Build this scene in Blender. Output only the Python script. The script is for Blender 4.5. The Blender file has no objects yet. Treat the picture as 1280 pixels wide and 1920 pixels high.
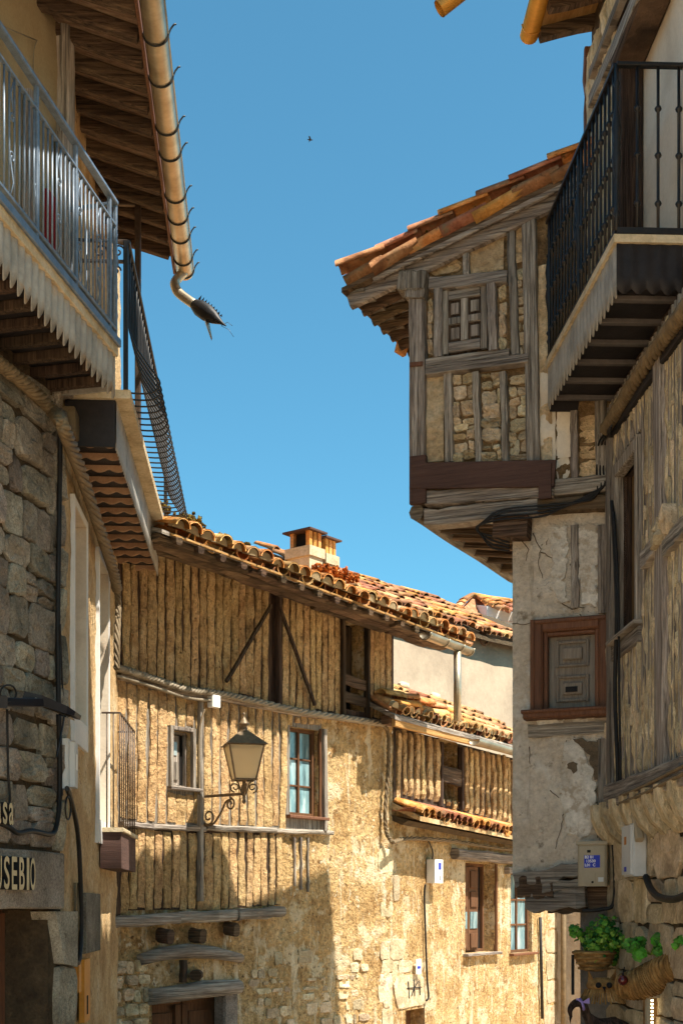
import bpy, math, random
from mathutils import Vector, Matrix, noise
random.seed(7)
R = math.radians
sc = bpy.context.scene
COL = sc.collection
# ------------------------------------------------------------------ camera, sky, sun, exposure
F, HX, HY, CZ = 2500.0, 640.0, 1700.0, 1.6      # focal length and horizon in photo pixels, eye height
cam = bpy.data.cameras.new('camera'); cam_o = bpy.data.objects.new('camera', cam); COL.objects.link(cam_o)
cam_o.location = (0, 0, CZ); cam_o.rotation_euler = (R(90), 0, 0)
cam.sensor_fit = 'VERTICAL'; cam.sensor_height = 36.0; cam.lens = 36.0*F/1920
cam.shift_y = (HY-960)/1920; cam.clip_end = 2000; cam.clip_start = .05
sc.camera = cam_o
SUN_TO = Vector((.85, -.50, 0)).normalized(); SUN_EL = R(60)
wd = bpy.data.worlds.new('World'); sc.world = wd; wd.use_nodes = True
nt = wd.node_tree; nt.nodes.clear()
sky = nt.nodes.new('ShaderNodeTexSky'); sky.sky_type = 'NISHITA'; sky.sun_disc = False
sky.sun_elevation = SUN_EL; sky.sun_rotation = math.atan2(SUN_TO.x, SUN_TO.y)
sky.air_density = .9; sky.dust_density = 2.0; sky.ozone_density = 2.2; sky.altitude = 900
bg = nt.nodes.new('ShaderNodeBackground'); bg.inputs[1].default_value = .086
wo = nt.nodes.new('ShaderNodeOutputWorld')
tint = nt.nodes.new('ShaderNodeMix'); tint.data_type = 'RGBA'; tint.blend_type = 'MULTIPLY'; tint.inputs[0].default_value = 1; tint.inputs[7].default_value = (.50, 1.0, .94, 1)
nt.links.new(sky.outputs[0], tint.inputs[6]); nt.links.new(tint.outputs[2], bg.inputs[0]); nt.links.new(bg.outputs[0], wo.inputs[0])
sl = bpy.data.lights.new('sun', 'SUN'); sl.energy = 4.5; sl.angle = R(.53); sl.color = (1, .92, .79)
so = bpy.data.objects.new('sun', sl); COL.objects.link(so)
d = Vector((SUN_TO.x*math.cos(SUN_EL), SUN_TO.y*math.cos(SUN_EL), math.sin(SUN_EL)))
so.rotation_euler = d.to_track_quat('Z', 'Y').to_euler(); so.location = (6, -4, 14)
sc.render.engine = 'CYCLES'
sc.view_settings.view_transform = 'Standard'; sc.view_settings.look = 'None'
sc.view_settings.exposure = 1.42; sc.view_settings.gamma = 1
sc.cycles.max_bounces = 10; sc.cycles.diffuse_bounces = 7; sc.cycles.use_denoising = True

# ------------------------------------------------------------------ materials
def lin(c):
    return tuple(((v/255)/12.92 if v/255 <= .04045 else ((v/255+.055)/1.055)**2.4) for v in c) + (1,)
MATS = {}
def mk(name, cols, scale=3, bump=.5, bscale=40, bdist=.02, rough=.9, stretch=(1, 1, 1), rnd=.15, grain=.35,
       metal=0.0, spec=.25, crack=0.0, hue=0.0, speck=None, stain=None, split=0.0, runs=None):
    """rough natural surface: large colour patches, fine grain, bump, per-piece variation"""
    m = bpy.data.materials.new(name); m.use_nodes = True; n = m.node_tree; N = n.nodes; L = n.links
    b = N['Principled BSDF']; b.inputs['Roughness'].default_value = rough; b.inputs['Metallic'].default_value = metal
    b.inputs['Specular IOR Level'].default_value = spec
    tc = N.new('ShaderNodeTexCoord'); oi = N.new('ShaderNodeObjectInfo')
    mu = N.new('ShaderNodeMath'); mu.operation = 'MULTIPLY'; mu.inputs[1].default_value = 37.0
    L.new(oi.outputs['Random'], mu.inputs[0])
    ad = N.new('ShaderNodeVectorMath'); ad.operation = 'ADD'
    L.new(tc.outputs['Object'], ad.inputs[0]); L.new(mu.outputs[0], ad.inputs[1])
    mp = N.new('ShaderNodeMapping'); mp.inputs['Scale'].default_value = stretch
    L.new(ad.outputs[0], mp.inputs[0])
    n1 = N.new('ShaderNodeTexNoise'); n1.inputs['Scale'].default_value = scale; n1.inputs['Detail'].default_value = 6
    n1.inputs['Roughness'].default_value = .62; n1.inputs['Distortion'].default_value = .4 if max(stretch) < 4 else .08
    L.new(mp.outputs[0], n1.inputs['Vector'])
    rp = N.new('ShaderNodeValToRGB'); e = rp.color_ramp.elements
    k = len(cols)
    e[0].position = .30; e[0].color = lin(cols[0]); e[1].position = .72; e[1].color = lin(cols[-1])
    for i in range(1, k-1):
        x = e.new(.30+.42*i/(k-1)); x.color = lin(cols[i])
    L.new(n1.outputs['Fac'], rp.inputs[0])
    n2 = N.new('ShaderNodeTexNoise'); n2.inputs['Scale'].default_value = bscale; n2.inputs['Detail'].default_value = 5
    n2.inputs['Roughness'].default_value = .7
    L.new(mp.outputs[0], n2.inputs['Vector'])
    mr = N.new('ShaderNodeMapRange'); mr.inputs['From Min'].default_value = .25; mr.inputs['From Max'].default_value = .75
    mr.inputs['To Min'].default_value = 1-grain; mr.inputs['To Max'].default_value = 1+grain*.7
    L.new(n2.outputs['Fac'], mr.inputs['Value'])
    mx = N.new('ShaderNodeMix'); mx.data_type = 'RGBA'; mx.blend_type = 'MULTIPLY'; mx.inputs[0].default_value = 1
    L.new(rp.outputs[0], mx.inputs[6]); L.new(mr.outputs[0], mx.inputs[7])
    col = mx.outputs[2]
    for q_, st in enumerate(stain or ()):       # patches of another colour: lime, lichen, rust, pits
        sc_, c_, lo, hi = st
        n4 = N.new('ShaderNodeTexNoise'); n4.inputs['Scale'].default_value = sc_; n4.inputs['Detail'].default_value = 6
        n4.inputs['Roughness'].default_value = .66
        ad2 = N.new('ShaderNodeVectorMath'); ad2.operation = 'ADD'; ad2.inputs[1].default_value = (5.3+3*q_, 1.7, 9.1-2*q_)
        L.new(ad.outputs[0], ad2.inputs[0]); L.new(ad2.outputs[0], n4.inputs['Vector'])
        m4 = N.new('ShaderNodeMapRange'); m4.inputs['From Min'].default_value = lo; m4.inputs['From Max'].default_value = hi; m4.inputs['To Max'].default_value = .85
        L.new(n4.outputs['Fac'], m4.inputs['Value'])
        x4 = N.new('ShaderNodeMix'); x4.data_type = 'RGBA'; x4.inputs[7].default_value = lin(c_)
        L.new(m4.outputs[0], x4.inputs[0]); L.new(col, x4.inputs[6]); col = x4.outputs[2]
    if runs:                                    # washed-down streaks of lime or damp
        c_, lo, hi = runs
        mr_ = N.new('ShaderNodeMapping'); mr_.inputs['Scale'].default_value = (5, 5, .55); L.new(ad.outputs[0], mr_.inputs[0])
        n5 = N.new('ShaderNodeTexNoise'); n5.inputs['Scale'].default_value = 1.6; n5.inputs['Detail'].default_value = 7; n5.inputs['Roughness'].default_value = .7
        L.new(mr_.outputs[0], n5.inputs['Vector'])
        m5 = N.new('ShaderNodeMapRange'); m5.inputs['From Min'].default_value = lo; m5.inputs['From Max'].default_value = hi; m5.inputs['To Max'].default_value = .8; L.new(n5.outputs['Fac'], m5.inputs['Value'])
        x5 = N.new('ShaderNodeMix'); x5.data_type = 'RGBA'; x5.inputs[7].default_value = lin(c_); L.new(m5.outputs[0], x5.inputs[0]); L.new(col, x5.inputs[6]); col = x5.outputs[2]
    sp_out = None
    if split:                                   # drying cracks along the grain
        mr_ = N.new('ShaderNodeMapping'); mr_.inputs['Scale'].default_value = (3, 3, 1) if stretch[0] > 2 else (1, 3, 3) if stretch[1] > 2 else (1, 1, 3); L.new(mp.outputs[0], mr_.inputs[0])
        n6 = N.new('ShaderNodeTexNoise'); n6.inputs['Scale'].default_value = 1.5; n6.inputs['Detail'].default_value = 4; n6.inputs['Distortion'].default_value = .15; L.new(mr_.outputs[0], n6.inputs['Vector'])
        m6 = N.new('ShaderNodeMapRange'); m6.inputs['From Min'].default_value = .57; m6.inputs['From Max'].default_value = .63; m6.inputs['To Min'].default_value = 1; m6.inputs['To Max'].default_value = 1-split; L.new(n6.outputs['Fac'], m6.inputs['Value'])
        x6 = N.new('ShaderNodeMix'); x6.data_type = 'RGBA'; x6.blend_type = 'MULTIPLY'; x6.inputs[0].default_value = 1; L.new(col, x6.inputs[6]); L.new(m6.outputs[0], x6.inputs[7]); col = x6.outputs[2]; sp_out = m6.outputs[0]
    if speck:
        s_, c_, th = speck
        vo = N.new('ShaderNodeTexVoronoi'); vo.inputs['Scale'].default_value = s_
        L.new(mp.outputs[0], vo.inputs['Vector'])
        ms = N.new('ShaderNodeMapRange'); ms.inputs['From Min'].default_value = th; ms.inputs['From Max'].default_value = th*.5
        L.new(vo.outputs['Distance'], ms.inputs['Value'])
        xs = N.new('ShaderNodeMix'); xs.data_type = 'RGBA'; xs.inputs[7].default_value = lin(c_)
        L.new(ms.outputs[0], xs.inputs[0]); L.new(col, xs.inputs[6]); col = xs.outputs[2]
    hs = N.new('ShaderNodeHueSaturation')
    mv = N.new('ShaderNodeMapRange'); mv.inputs['To Min'].default_value = 1-rnd; mv.inputs['To Max'].default_value = 1+rnd
    L.new(oi.outputs['Random'], mv.inputs['Value']); L.new(mv.outputs[0], hs.inputs['Value'])
    if hue:
        wn = N.new('ShaderNodeTexWhiteNoise'); wn.noise_dimensions = '1D'; L.new(mu.outputs[0], wn.inputs['W'])
        mh = N.new('ShaderNodeMapRange'); mh.inputs['To Min'].default_value = .5-hue; mh.inputs['To Max'].default_value = .5+hue
        L.new(wn.outputs['Value'], mh.inputs['Value']); L.new(mh.outputs[0], hs.inputs['Hue'])
    L.new(col, hs.inputs['Color']); L.new(hs.outputs[0], b.inputs['Base Color'])
    hsum = N.new('ShaderNodeMath'); hsum.operation = 'MULTIPLY_ADD'; hsum.inputs[1].default_value = .8
    L.new(n1.outputs['Fac'], hsum.inputs[0]); L.new(n2.outputs['Fac'], hsum.inputs[2])
    hh = hsum.outputs[0]
    if sp_out:
        as_ = N.new('ShaderNodeMath'); L.new(sp_out, as_.inputs[0]); L.new(hh, as_.inputs[1]); hh = as_.outputs[0]
    if crack:
        vc = N.new('ShaderNodeTexVoronoi'); vc.feature = 'DISTANCE_TO_EDGE'; vc.inputs['Scale'].default_value = scale*2.2
        ds = N.new('ShaderNodeVectorMath'); ds.operation = 'MULTIPLY_ADD'; ds.inputs[1].default_value = (.25,)*3
        L.new(n1.outputs['Color'], ds.inputs[0]); L.new(mp.outputs[0], ds.inputs[2]); L.new(ds.outputs[0], vc.inputs['Vector'])
        mc = N.new('ShaderNodeMapRange'); mc.inputs['From Max'].default_value = .03; mc.inputs['To Max'].default_value = crack
        L.new(vc.outputs['Distance'], mc.inputs['Value'])
        ac = N.new('ShaderNodeMath'); L.new(mc.outputs[0], ac.inputs[0]); L.new(hh, ac.inputs[1]); hh = ac.outputs[0]
    bp = N.new('ShaderNodeBump'); bp.inputs['Strength'].default_value = bump; bp.inputs['Distance'].default_value = bdist
    L.new(hh, bp.inputs['Height']); L.new(bp.outputs[0], b.inputs['Normal'])
    MATS[name] = m
    return m
V = (20, 20, 1.0); H = (1.0, 1.0, 24); XG = (1.0, 18, 18)           # grain along z / along the horizontal
ochre = mk('ochre_mud_plaster', [(170, 134, 90), (206, 170, 120), (222, 192, 146)], 5, 1.0, 30, .05, rnd=.12, grain=.5, hue=.006, stain=[(26, (100, 72, 42), .58, .68)])
ochre2 = mk('rough_ochre_plaster', [(176, 138, 88), (208, 172, 118), (224, 194, 146)], 2.2, 1.0, 26, .07, rnd=.04, grain=.6, stain=[(2.6, (226, 206, 170), .53, .60), (5, (148, 110, 64), .57, .64), (11, (236, 222, 192), .60, .66), (24, (92, 64, 36), .57, .66)], runs=((234, 220, 190), .55, .64))
ochreL = mk('lime_ochre_plaster', [(166, 132, 90), (198, 166, 120), (216, 196, 160)], 3.0, .9, 34, .03, rnd=.04, grain=.4, stain=[(20, (110, 80, 48), .58, .68), (3, (214, 196, 164), .6, .75)])
sandp = mk('sand_plaster', [(138, 120, 92), (164, 146, 114), (178, 162, 130)], 2.0, .35, 60, .012, rnd=.03, grain=.14)
farp = mk('far_pink_plaster', [(124, 110, 94), (140, 126, 108), (150, 138, 120)], 1.2, .5, 14, .03, rnd=.03, grain=.12)
greyp = mk('grey_lime_plaster', [(176, 160, 140), (204, 190, 172), (220, 210, 196)], 2.6, .9, 26, .035, rnd=.03, grain=.3, stain=[(3.2, (222, 216, 206), .58, .66), (5, (120, 106, 88), .60, .68), (16, (96, 84, 70), .64, .70)], runs=((132, 118, 100), .60, .72))
whitep = mk('white_plaster', [(190, 172, 150), (214, 200, 180), (224, 214, 198)], 1.6, .3, 40, .01, rnd=.02, grain=.1)
whitef = mk('white_frame_paint', [(206, 206, 206), (226, 224, 220)], 2, .2, 40, .006, rnd=.02, grain=.08)
mudR = mk('pale_mud_infill', [(186, 154, 114), (220, 190, 148), (236, 216, 182)], 6, 1.0, 32, .04, rnd=.16, grain=.4)
chip = mk('mud_and_stone_strip', [(172, 150, 116), (206, 186, 150), (228, 212, 182)], 7, 1.0, 30, .04, rnd=.2, grain=.42, stretch=(1, 1, .5))
granite = mk('granite', [(108, 100, 88), (150, 140, 126), (180, 172, 158)], 3, 1.0, 60, .02, rnd=.3, grain=.55, hue=.025, stain=[(6, (150, 146, 120), .6, .72), (12, (70, 62, 52), .6, .7)], speck=(110, (52, 48, 44), .25))
mortar = mk('dark_mortar', [(70, 58, 44), (104, 88, 66)], 8, 1.0, 40, .04, rnd=.02, grain=.4)
rubblem = mk('rubble_stone', [(154, 134, 106), (194, 174, 142), (220, 204, 176)], 6, .9, 40, .02, rnd=.25, grain=.35, hue=.012)
wv = mk('weathered_wood_upright', [(108, 97, 88), (162, 150, 138), (204, 194, 182)], 2.2, .9, 9, .02, stretch=V, rnd=.26, grain=.45, hue=.012, split=.5)
wh = mk('weathered_wood_level', [(108, 97, 88), (162, 150, 138), (204, 194, 182)], 2.2, .9, 9, .02, stretch=H, rnd=.26, grain=.45, hue=.012, split=.5)
dv = mk('dark_wood_upright', [(46, 36, 28), (78, 62, 50), (106, 86, 68)], 2.2, .9, 9, .02, stretch=V, rnd=.26, grain=.45, hue=.012, split=.5)
dh = mk('dark_wood_level', [(62, 48, 38), (104, 84, 66), (140, 116, 92)], 2.2, .9, 9, .02, stretch=H, rnd=.26, grain=.45, hue=.012, split=.5)
dx = mk('dark_wood_across', [(60, 46, 36), (96, 76, 60), (128, 104, 82)], 2.2, .9, 9, .02, stretch=XG, rnd=.22, grain=.4, hue=.010, split=.5)
soff = mk('soffit_board', [(118, 92, 74), (150, 122, 100), (172, 146, 122)], 2.2, .6, 9, .012, stretch=XG, rnd=.12, grain=.3)
pale_h = mk('pale_board', [(150, 112, 66), (186, 146, 92)], 2.2, .6, 9, .015, stretch=H, rnd=.15, grain=.3)
dboard = mk('painted_brown_board', [(74, 54, 48), (96, 72, 64)], 2, .5, 12, .01, stretch=H, rnd=.08, grain=.25)
redw = mk('red_brown_frame', [(90, 58, 42), (126, 86, 62)], 3, .5, 14, .008, rnd=.1, grain=.3, stretch=V, rough=.6)
brownw = mk('window_brown_wood', [(80, 52, 34), (120, 84, 56)], 3, .5, 14, .008, rnd=.15, grain=.3, stretch=V)
greyshut = mk('grey_shutter', [(112, 102, 92), (142, 132, 120)], 3, .6, 12, .01, rnd=.06, grain=.25, stretch=V)
tile = mk('terracotta_tile', [(122, 76, 52), (162, 108, 74), (184, 142, 108)], 7, .7, 50, .012, rnd=.28, grain=.35, hue=.014, stain=[(9, (126, 112, 84), .56, .68), (14, (70, 50, 40), .60, .70)])
tileo = mk('orange_tile', [(172, 106, 50), (206, 140, 74), (222, 176, 120)], 7, .7, 50, .012, rnd=.22, grain=.35, hue=.010, stain=[(9, (176, 150, 98), .56, .70), (14, (96, 62, 36), .60, .70)])
tilep = mk('pale_lichened_tile', [(170, 116, 72), (206, 160, 108), (222, 190, 142)], 7, .8, 46, .014, rnd=.25, grain=.35, hue=.02, stain=[(11, (150, 140, 88), .58, .70)])
moss = mk('moss', [(52, 44, 18), (110, 92, 34), (150, 128, 56)], 18, 1.0, 60, .03, rnd=.2, grain=.5)
rust = mk('orange_lichen', [(130, 58, 14), (186, 92, 24), (214, 130, 44)], 18, 1.0, 60, .03, rnd=.2, grain=.5)
zinc = mk('zinc_gutter', [(150, 138, 118), (176, 164, 142), (196, 186, 168)], 5, .15, 30, .004, rough=.38, rnd=.05, grain=.12, metal=.75, spec=.5)
brass = mk('ochre_gutter', [(176, 118, 40), (206, 146, 58)], 5, .15, 30, .004, rough=.45, rnd=.05, grain=.15, metal=.4, spec=.5)
iron = mk('black_iron', [(22, 21, 22), (40, 37, 36)], 20, .3, 60, .002, rough=.5, rnd=.1, grain=.2, metal=.3, spec=.5)
iron2 = mk('grey_painted_iron', [(84, 97, 112), (116, 130, 146)], 20, .3, 60, .002, rough=.4, rnd=.1, grain=.2, metal=.15, spec=.5)
ironb = mk('brown_painted_iron', [(58, 46, 38), (84, 68, 56)], 20, .3, 60, .002, rough=.45, rnd=.1, grain=.2, metal=.3, spec=.5)
concrete = mk('pale_concrete', [(170, 152, 122), (200, 182, 150), (214, 200, 174)], 5, .6, 40, .012, rnd=.05, grain=.25, stain=[(5, (120, 100, 70), .62, .75)])
corru = mk('pale_corrugated_sheet', [(128, 126, 120), (158, 154, 146), (178, 174, 166)], 4, .3, 30, .006, rough=.55, rnd=.04, grain=.18, stain=[(4, (176, 134, 74), .60, .78)])
corrd = mk('dark_sheet', [(30, 28, 30), (48, 44, 45)], 4, .4, 30, .006, rough=.6, rnd=.05, grain=.2)  # near-black; on the balcony undersides the tone stands in for shade
corrb = mk('brown_sheet', [(150, 116, 90), (184, 150, 120)], 4, .4, 30, .006, rough=.55, rnd=.12, grain=.2)  # pale brown stands in for bounced light on the wavy board edges
cablem = mk('pale_cable', [(120, 108, 90), (158, 146, 126)], 12, .3, 40, .004, rough=.6, rnd=.12, grain=.2)
cableb = mk('black_cable', [(20, 19, 19), (38, 35, 33)], 12, .3, 40, .004, rough=.55, rnd=.12, grain=.2)
cablet = mk('tan_cable', [(92, 78, 58), (128, 110, 84)], 12, .3, 40, .004, rough=.65, rnd=.12, grain=.2)
pvc = mk('grey_plastic', [(176, 178, 178), (194, 196, 196)], 3, .1, 40, .003, rough=.5, rnd=.04, grain=.06)
pvcy = mk('beige_plastic', [(150, 138, 116), (168, 156, 134)], 3, .1, 40, .003, rough=.5, rnd=.04, grain=.08)
white = mk('white_plastic', [(226, 226, 222), (236, 236, 232)], 3, .05, 40, .002, rough=.5, rnd=.02, grain=.04)
bluel = mk('blue_label', [(34, 50, 160), (40, 58, 176)], 3, .05, 40, .002, rough=.5, rnd=.02, grain=.05)
black = mk('black_plastic', [(18, 19, 26), (30, 32, 40)], 6, .1, 40, .003, rough=.45, rnd=.05, grain=.1)
straw = mk('straw', [(96, 66, 34), (150, 112, 64), (188, 150, 96)], 10, .8, 40, .01, rnd=.2, grain=.4)
leafm = mk('leaf', [(48, 92, 22), (84, 140, 38), (130, 182, 66)], 12, .3, 40, .004, rough=.6, rnd=.35, grain=.2, hue=.02)
leafy = mk('young_leaf', [(96, 128, 40), (140, 168, 62), (178, 190, 96)], 12, .3, 40, .004, rough=.6, rnd=.3, grain=.2, hue=.02)
leafd = mk('dark_leaf', [(34, 80, 28), (60, 118, 44), (92, 150, 66)], 12, .3, 40, .004, rough=.6, rnd=.35, grain=.2, hue=.02)
redp = mk('dark_red_gloss', [(70, 14, 14), (96, 22, 20)], 5, .05, 40, .002, rough=.2, rnd=.05, grain=.1, spec=.6)
purple = mk('lilac_ribbon', [(150, 128, 196), (176, 154, 216)], 5, .1, 40, .002, rough=.6, rnd=.05, grain=.1)
paint = mk('letter_cream', [(176, 158, 122), (196, 178, 142)], 5, .1, 40, .002, rough=.6, rnd=.04, grain=.1)
ink = mk('ink', [(24, 24, 26), (34, 34, 36)], 5, .05, 40, .002, rnd=.02, grain=.05)
groundm = mk('street_stone', [(200, 166, 132), (222, 190, 154), (232, 208, 176)], 2, .8, 18, .03, rnd=.02, grain=.35)
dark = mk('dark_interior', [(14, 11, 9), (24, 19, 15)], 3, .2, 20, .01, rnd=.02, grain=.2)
redcloth = mk('red_cloth', [(110, 22, 28), (140, 34, 38)], 5, .2, 30, .006, rnd=.05, grain=.15)
def glassm(name, tint, rough):
    m = bpy.data.materials.new(name); m.use_nodes = True; b = m.node_tree.nodes['Principled BSDF']
    b.inputs['Base Color'].default_value = lin(tint); b.inputs['Roughness'].default_value = rough
    b.inputs['Specular IOR Level'].default_value = .8; b.inputs['IOR'].default_value = 1.5
    N = m.node_tree.nodes; L = m.node_tree.links
    n1 = N.new('ShaderNodeTexNoise'); n1.inputs['Scale'].default_value = 3; bp = N.new('ShaderNodeBump'); bp.inputs['Strength'].default_value = .06
    L.new(n1.outputs[0], bp.inputs['Height']); L.new(bp.outputs[0], b.inputs['Normal'])
    return m
glass = mk('window_glass', [(70, 92, 98), (120, 152, 158), (196, 210, 206)], 3.5, .1, 6, .004, rough=.08, stretch=(2.5, 2.5, .7), rnd=.2, grain=.1, spec=.8)
curtain = glassm('curtained_glass', (150, 160, 158), .1)
darkglass = glassm('dark_glass', (40, 38, 34), .06)
frost = bpy.data.materials.new('frosted_lantern_glass'); frost.use_nodes = True
_n = frost.node_tree; _b = _n.nodes['Principled BSDF']; _b.inputs['Base Color'].default_value = lin((250, 240, 214)); _b.inputs['Roughness'].default_value = .35
_t = _n.nodes.new('ShaderNodeBsdfTranslucent'); _t.inputs[0].default_value = lin((252, 240, 208)); _m = _n.nodes.new('ShaderNodeMixShader'); _m.inputs[0].default_value = .6
_n.links.new(_b.outputs[0], _m.inputs[1]); _n.links.new(_t.outputs[0], _m.inputs[2]); _p = _n.nodes.new('ShaderNodeBsdfTransparent'); _q = _n.nodes.new('ShaderNodeMixShader'); _q.inputs[0].default_value = .4
_n.links.new(_m.outputs[0], _q.inputs[1]); _n.links.new(_p.outputs[0], _q.inputs[2]); _n.links.new(_q.outputs[0], _n.nodes['Material Output'].inputs[0])
led = bpy.data.materials.new('warm_led'); led.use_nodes = True
_b = led.node_tree.nodes['Principled BSDF']; _b.inputs['Emission Color'].default_value = (1, .85, .55, 1); _b.inputs['Emission Strength'].default_value = 3

# ------------------------------------------------------------------ geometry helpers
def hitY(px, py, Y): return Vector(((px-HX)/F*Y, Y, CZ+(HY-py)/F*Y))
class Wall:
    """vertical plane: u runs to the right in the picture, z up, d out of the wall"""
    def __init__(s, x, y, dx, dy):
        l = math.hypot(dx, dy); s.o = Vector((x, y, 0)); s.u = Vector((dx/l, dy/l, 0)); s.n = Vector((s.u.y, -s.u.x, 0))
    def w(s, u, z, d=0): return s.o+s.u*u+s.n*d+Vector((0, 0, z))
    def hit(s, px, py, d=0):
        r = (px-HX)/F; Y = (d+s.o.dot(s.n))/(r*s.n.x+s.n.y); p = Vector((r*Y, Y, 0))
        return (p-s.o).dot(s.u), CZ+(HY-py)/F*Y
    def U(s, px, d=0): return s.hit(px, HY, d)[0]
    def P(s, px, py, d=0):
        u, z = s.hit(px, py, d); return s.w(u, z, d)
    def rect(s, x0, x1, y0, y1, d=0):
        m = (x0+x1)/2; return s.U(x0, d), s.U(x1, d), s.hit(m, y1, d)[1], s.hit(m, y0, d)[1]
    def M(s, u, z, d=0):
        up = Vector((0, 0, 1)); p = s.w(u, z, d)
        return Matrix(((s.u.x, up.x, s.n.x, p.x), (s.u.y, up.y, s.n.y, p.y), (s.u.z, up.z, s.n.z, p.z), (0, 0, 0, 1)))
def rj(a): return random.uniform(-a, a)
def nz(x, y, z=0): return noise.noise(Vector((x, y, z)))
class MB:
    def __init__(s): s.v = []; s.f = []; s.sm = []
    def add(s, vs, fs, smooth=False):
        b = len(s.v); s.v += [tuple(v) for v in vs]; s.f += [tuple(i+b for i in f) for f in fs]; s.sm += [smooth]*len(fs); return s
    def hexa(s, p):      # 8 points: bottom ring 0-3, top ring 4-7
        return s.add(p, [(0, 3, 2, 1), (4, 5, 6, 7), (0, 1, 5, 4), (1, 2, 6, 5), (2, 3, 7, 6), (3, 0, 4, 7)])
    def wbox(s, W, u0, u1, z0, z1, d0, d1, ch=0):
        if ch: return s.beam(W.w((u0+u1)/2, z0, (d0+d1)/2), W.w((u0+u1)/2, z1, (d0+d1)/2), u1-u0, d1-d0, W.n, 0, 1, ch) if z1-z0 > u1-u0 \
            else s.beam(W.w(u0, (z0+z1)/2, (d0+d1)/2), W.w(u1, (z0+z1)/2, (d0+d1)/2), d1-d0, z1-z0, Vector((0, 0, 1)), 0, 1, ch)
        return s.hexa([W.w(u0, z0, d0), W.w(u1, z0, d0), W.w(u1, z0, d1), W.w(u0, z0, d1), W.w(u0, z1, d0), W.w(u1, z1, d0), W.w(u1, z1, d1), W.w(u0, z1, d1)])
    def beam(s, p0, p1, w, h, up, jit=0, seg=1, ch=.15):
        """hewn timber: chamfered rectangular section w (sideways) x h (along up), jittered along its length"""
        p0, p1, up = Vector(p0), Vector(p1), Vector(up); t = (p1-p0).normalized(); a = t.cross(up).normalized(); b = a.cross(t)
        c = ch*min(w, h); sec = [(-w/2+c, -h/2), (w/2-c, -h/2), (w/2, -h/2+c), (w/2, h/2-c), (w/2-c, h/2), (-w/2+c, h/2), (-w/2, h/2-c), (-w/2, -h/2+c)]
        vs = []; fs = []
        for i in range(seg+1):
            k = i/seg; o = a*rj(jit)+b*rj(jit); q = 1+rj(jit*6) if jit else 1
            for x, y in sec: vs.append(p0.lerp(p1, k)+o+a*(x*q+rj(jit*.4))+b*(y*q+rj(jit*.4)))
        for i in range(seg):
            for j in range(8):
                A = i*8+j; B = i*8+(j+1) % 8; fs.append((A, B, B+8, A+8))
        fs += [tuple(range(7, -1, -1)), tuple(range(seg*8, seg*8+8))]
        return s.add(vs, fs)
    def tube(s, pts, r, n=8, caps=True, smooth=True, closed=False):
        pts = [Vector(p) for p in pts]; k = len(pts); vs = []; fs = []; prev = None
        for i, p in enumerate(pts):
            if closed: t = pts[(i+1) % k]-pts[i-1]
            else: t = pts[min(i+1, k-1)]-pts[max(i-1, 0)]
            t = t.normalized() if t.length > 1e-9 else Vector((0, 0, 1))
            if prev is None: a = t.orthogonal().normalized()
            else:
                a = prev-t*prev.dot(t); a = a.normalized() if a.length > 1e-6 else t.orthogonal().normalized()
            prev = a; b = t.cross(a); rr = r[i] if isinstance(r, (list, tuple)) else r
            for j in range(n):
                q = 2*math.pi*j/n; vs.append(p+(a*math.cos(q)+b*math.sin(q))*rr)
        for i in range(k if closed else k-1):
            for j in range(n):
                A = i*n+j; B = i*n+(j+1) % n; C = ((i+1) % k)*n
                fs.append((A, B, C+(j+1) % n, C+j))
        s.add(vs, fs, smooth)
        if caps and not closed:
            b = len(s.v)-k*n; s.f += [tuple(b+j for j in range(n-1, -1, -1)), tuple(b+(k-1)*n+j for j in range(n))]; s.sm += [False, False]
        return s
    def lathe(s, M, prof, n=12, smooth=True):
        """profile of (radius, height) turned about the local z axis of M"""
        vs = []; fs = []
        for r, h in prof:
            for j in range(n):
                q = 2*math.pi*j/n; vs.append(M @ Vector((r*math.cos(q), r*math.sin(q), h)))
        for i in range(len(prof)-1):
            for j in range(n): fs.append((i*n+j, i*n+(j+1) % n, (i+1)*n+(j+1) % n, (i+1)*n+j))
        s.add(vs, fs, smooth)
        b = len(s.v)-len(vs); s.f += [tuple(b+j for j in range(n-1, -1, -1)), tuple(b+(len(prof)-1)*n+j for j in range(n))]; s.sm += [False]*2
        return s
    def prism(s, pts, vec):
        k = len(pts); vec = Vector(vec); vs = [Vector(p) for p in pts]+[Vector(p)+vec for p in pts]
        return s.add(vs, [tuple(range(k-1, -1, -1)), tuple(range(k, 2*k))]+[(i, (i+1) % k, k+(i+1) % k, k+i) for i in range(k)])
    def mesh(s, name):
        me = bpy.data.meshes.new(name); me.from_pydata(s.v, [], s.f); me.update()
        me.polygons.foreach_set('use_smooth', s.sm); return me
def props(o, label=None, cat=None, group=None, kind=None):
    for k, v in (('label', label), ('category', cat), ('group', group), ('kind', kind)):
        if v: o[k] = v
    return o
def link(o, parent=None):
    COL.objects.link(o)
    if parent is not None:
        o.parent = parent
        q = parent; T = Matrix()
        while q is not None: T = q.matrix_parent_inverse @ q.matrix_basis @ T if q.parent else q.matrix_basis @ T; q = q.parent
        o.matrix_parent_inverse = T.inverted()
    return o
def new(name, mb, mat, parent=None, label=None, cat=None, group=None, kind=None):
    me = mb.mesh(name) if isinstance(mb, MB) else mb
    if isinstance(mb, MB): me.materials.append(mat)
    o = bpy.data.objects.new(name, me); props(o, label, cat, group, kind); return link(o, parent)
def inst(name, me, M, parent, **k):
    o = bpy.data.objects.new(name, me); o.matrix_basis = M; props(o, **k); return link(o, parent)
def thing(name, label, cat, loc, group=None):
    o = bpy.data.objects.new(name, None); o.location = loc; o.empty_display_size = .2; props(o, label, cat, group); COL.objects.link(o); return o
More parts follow.
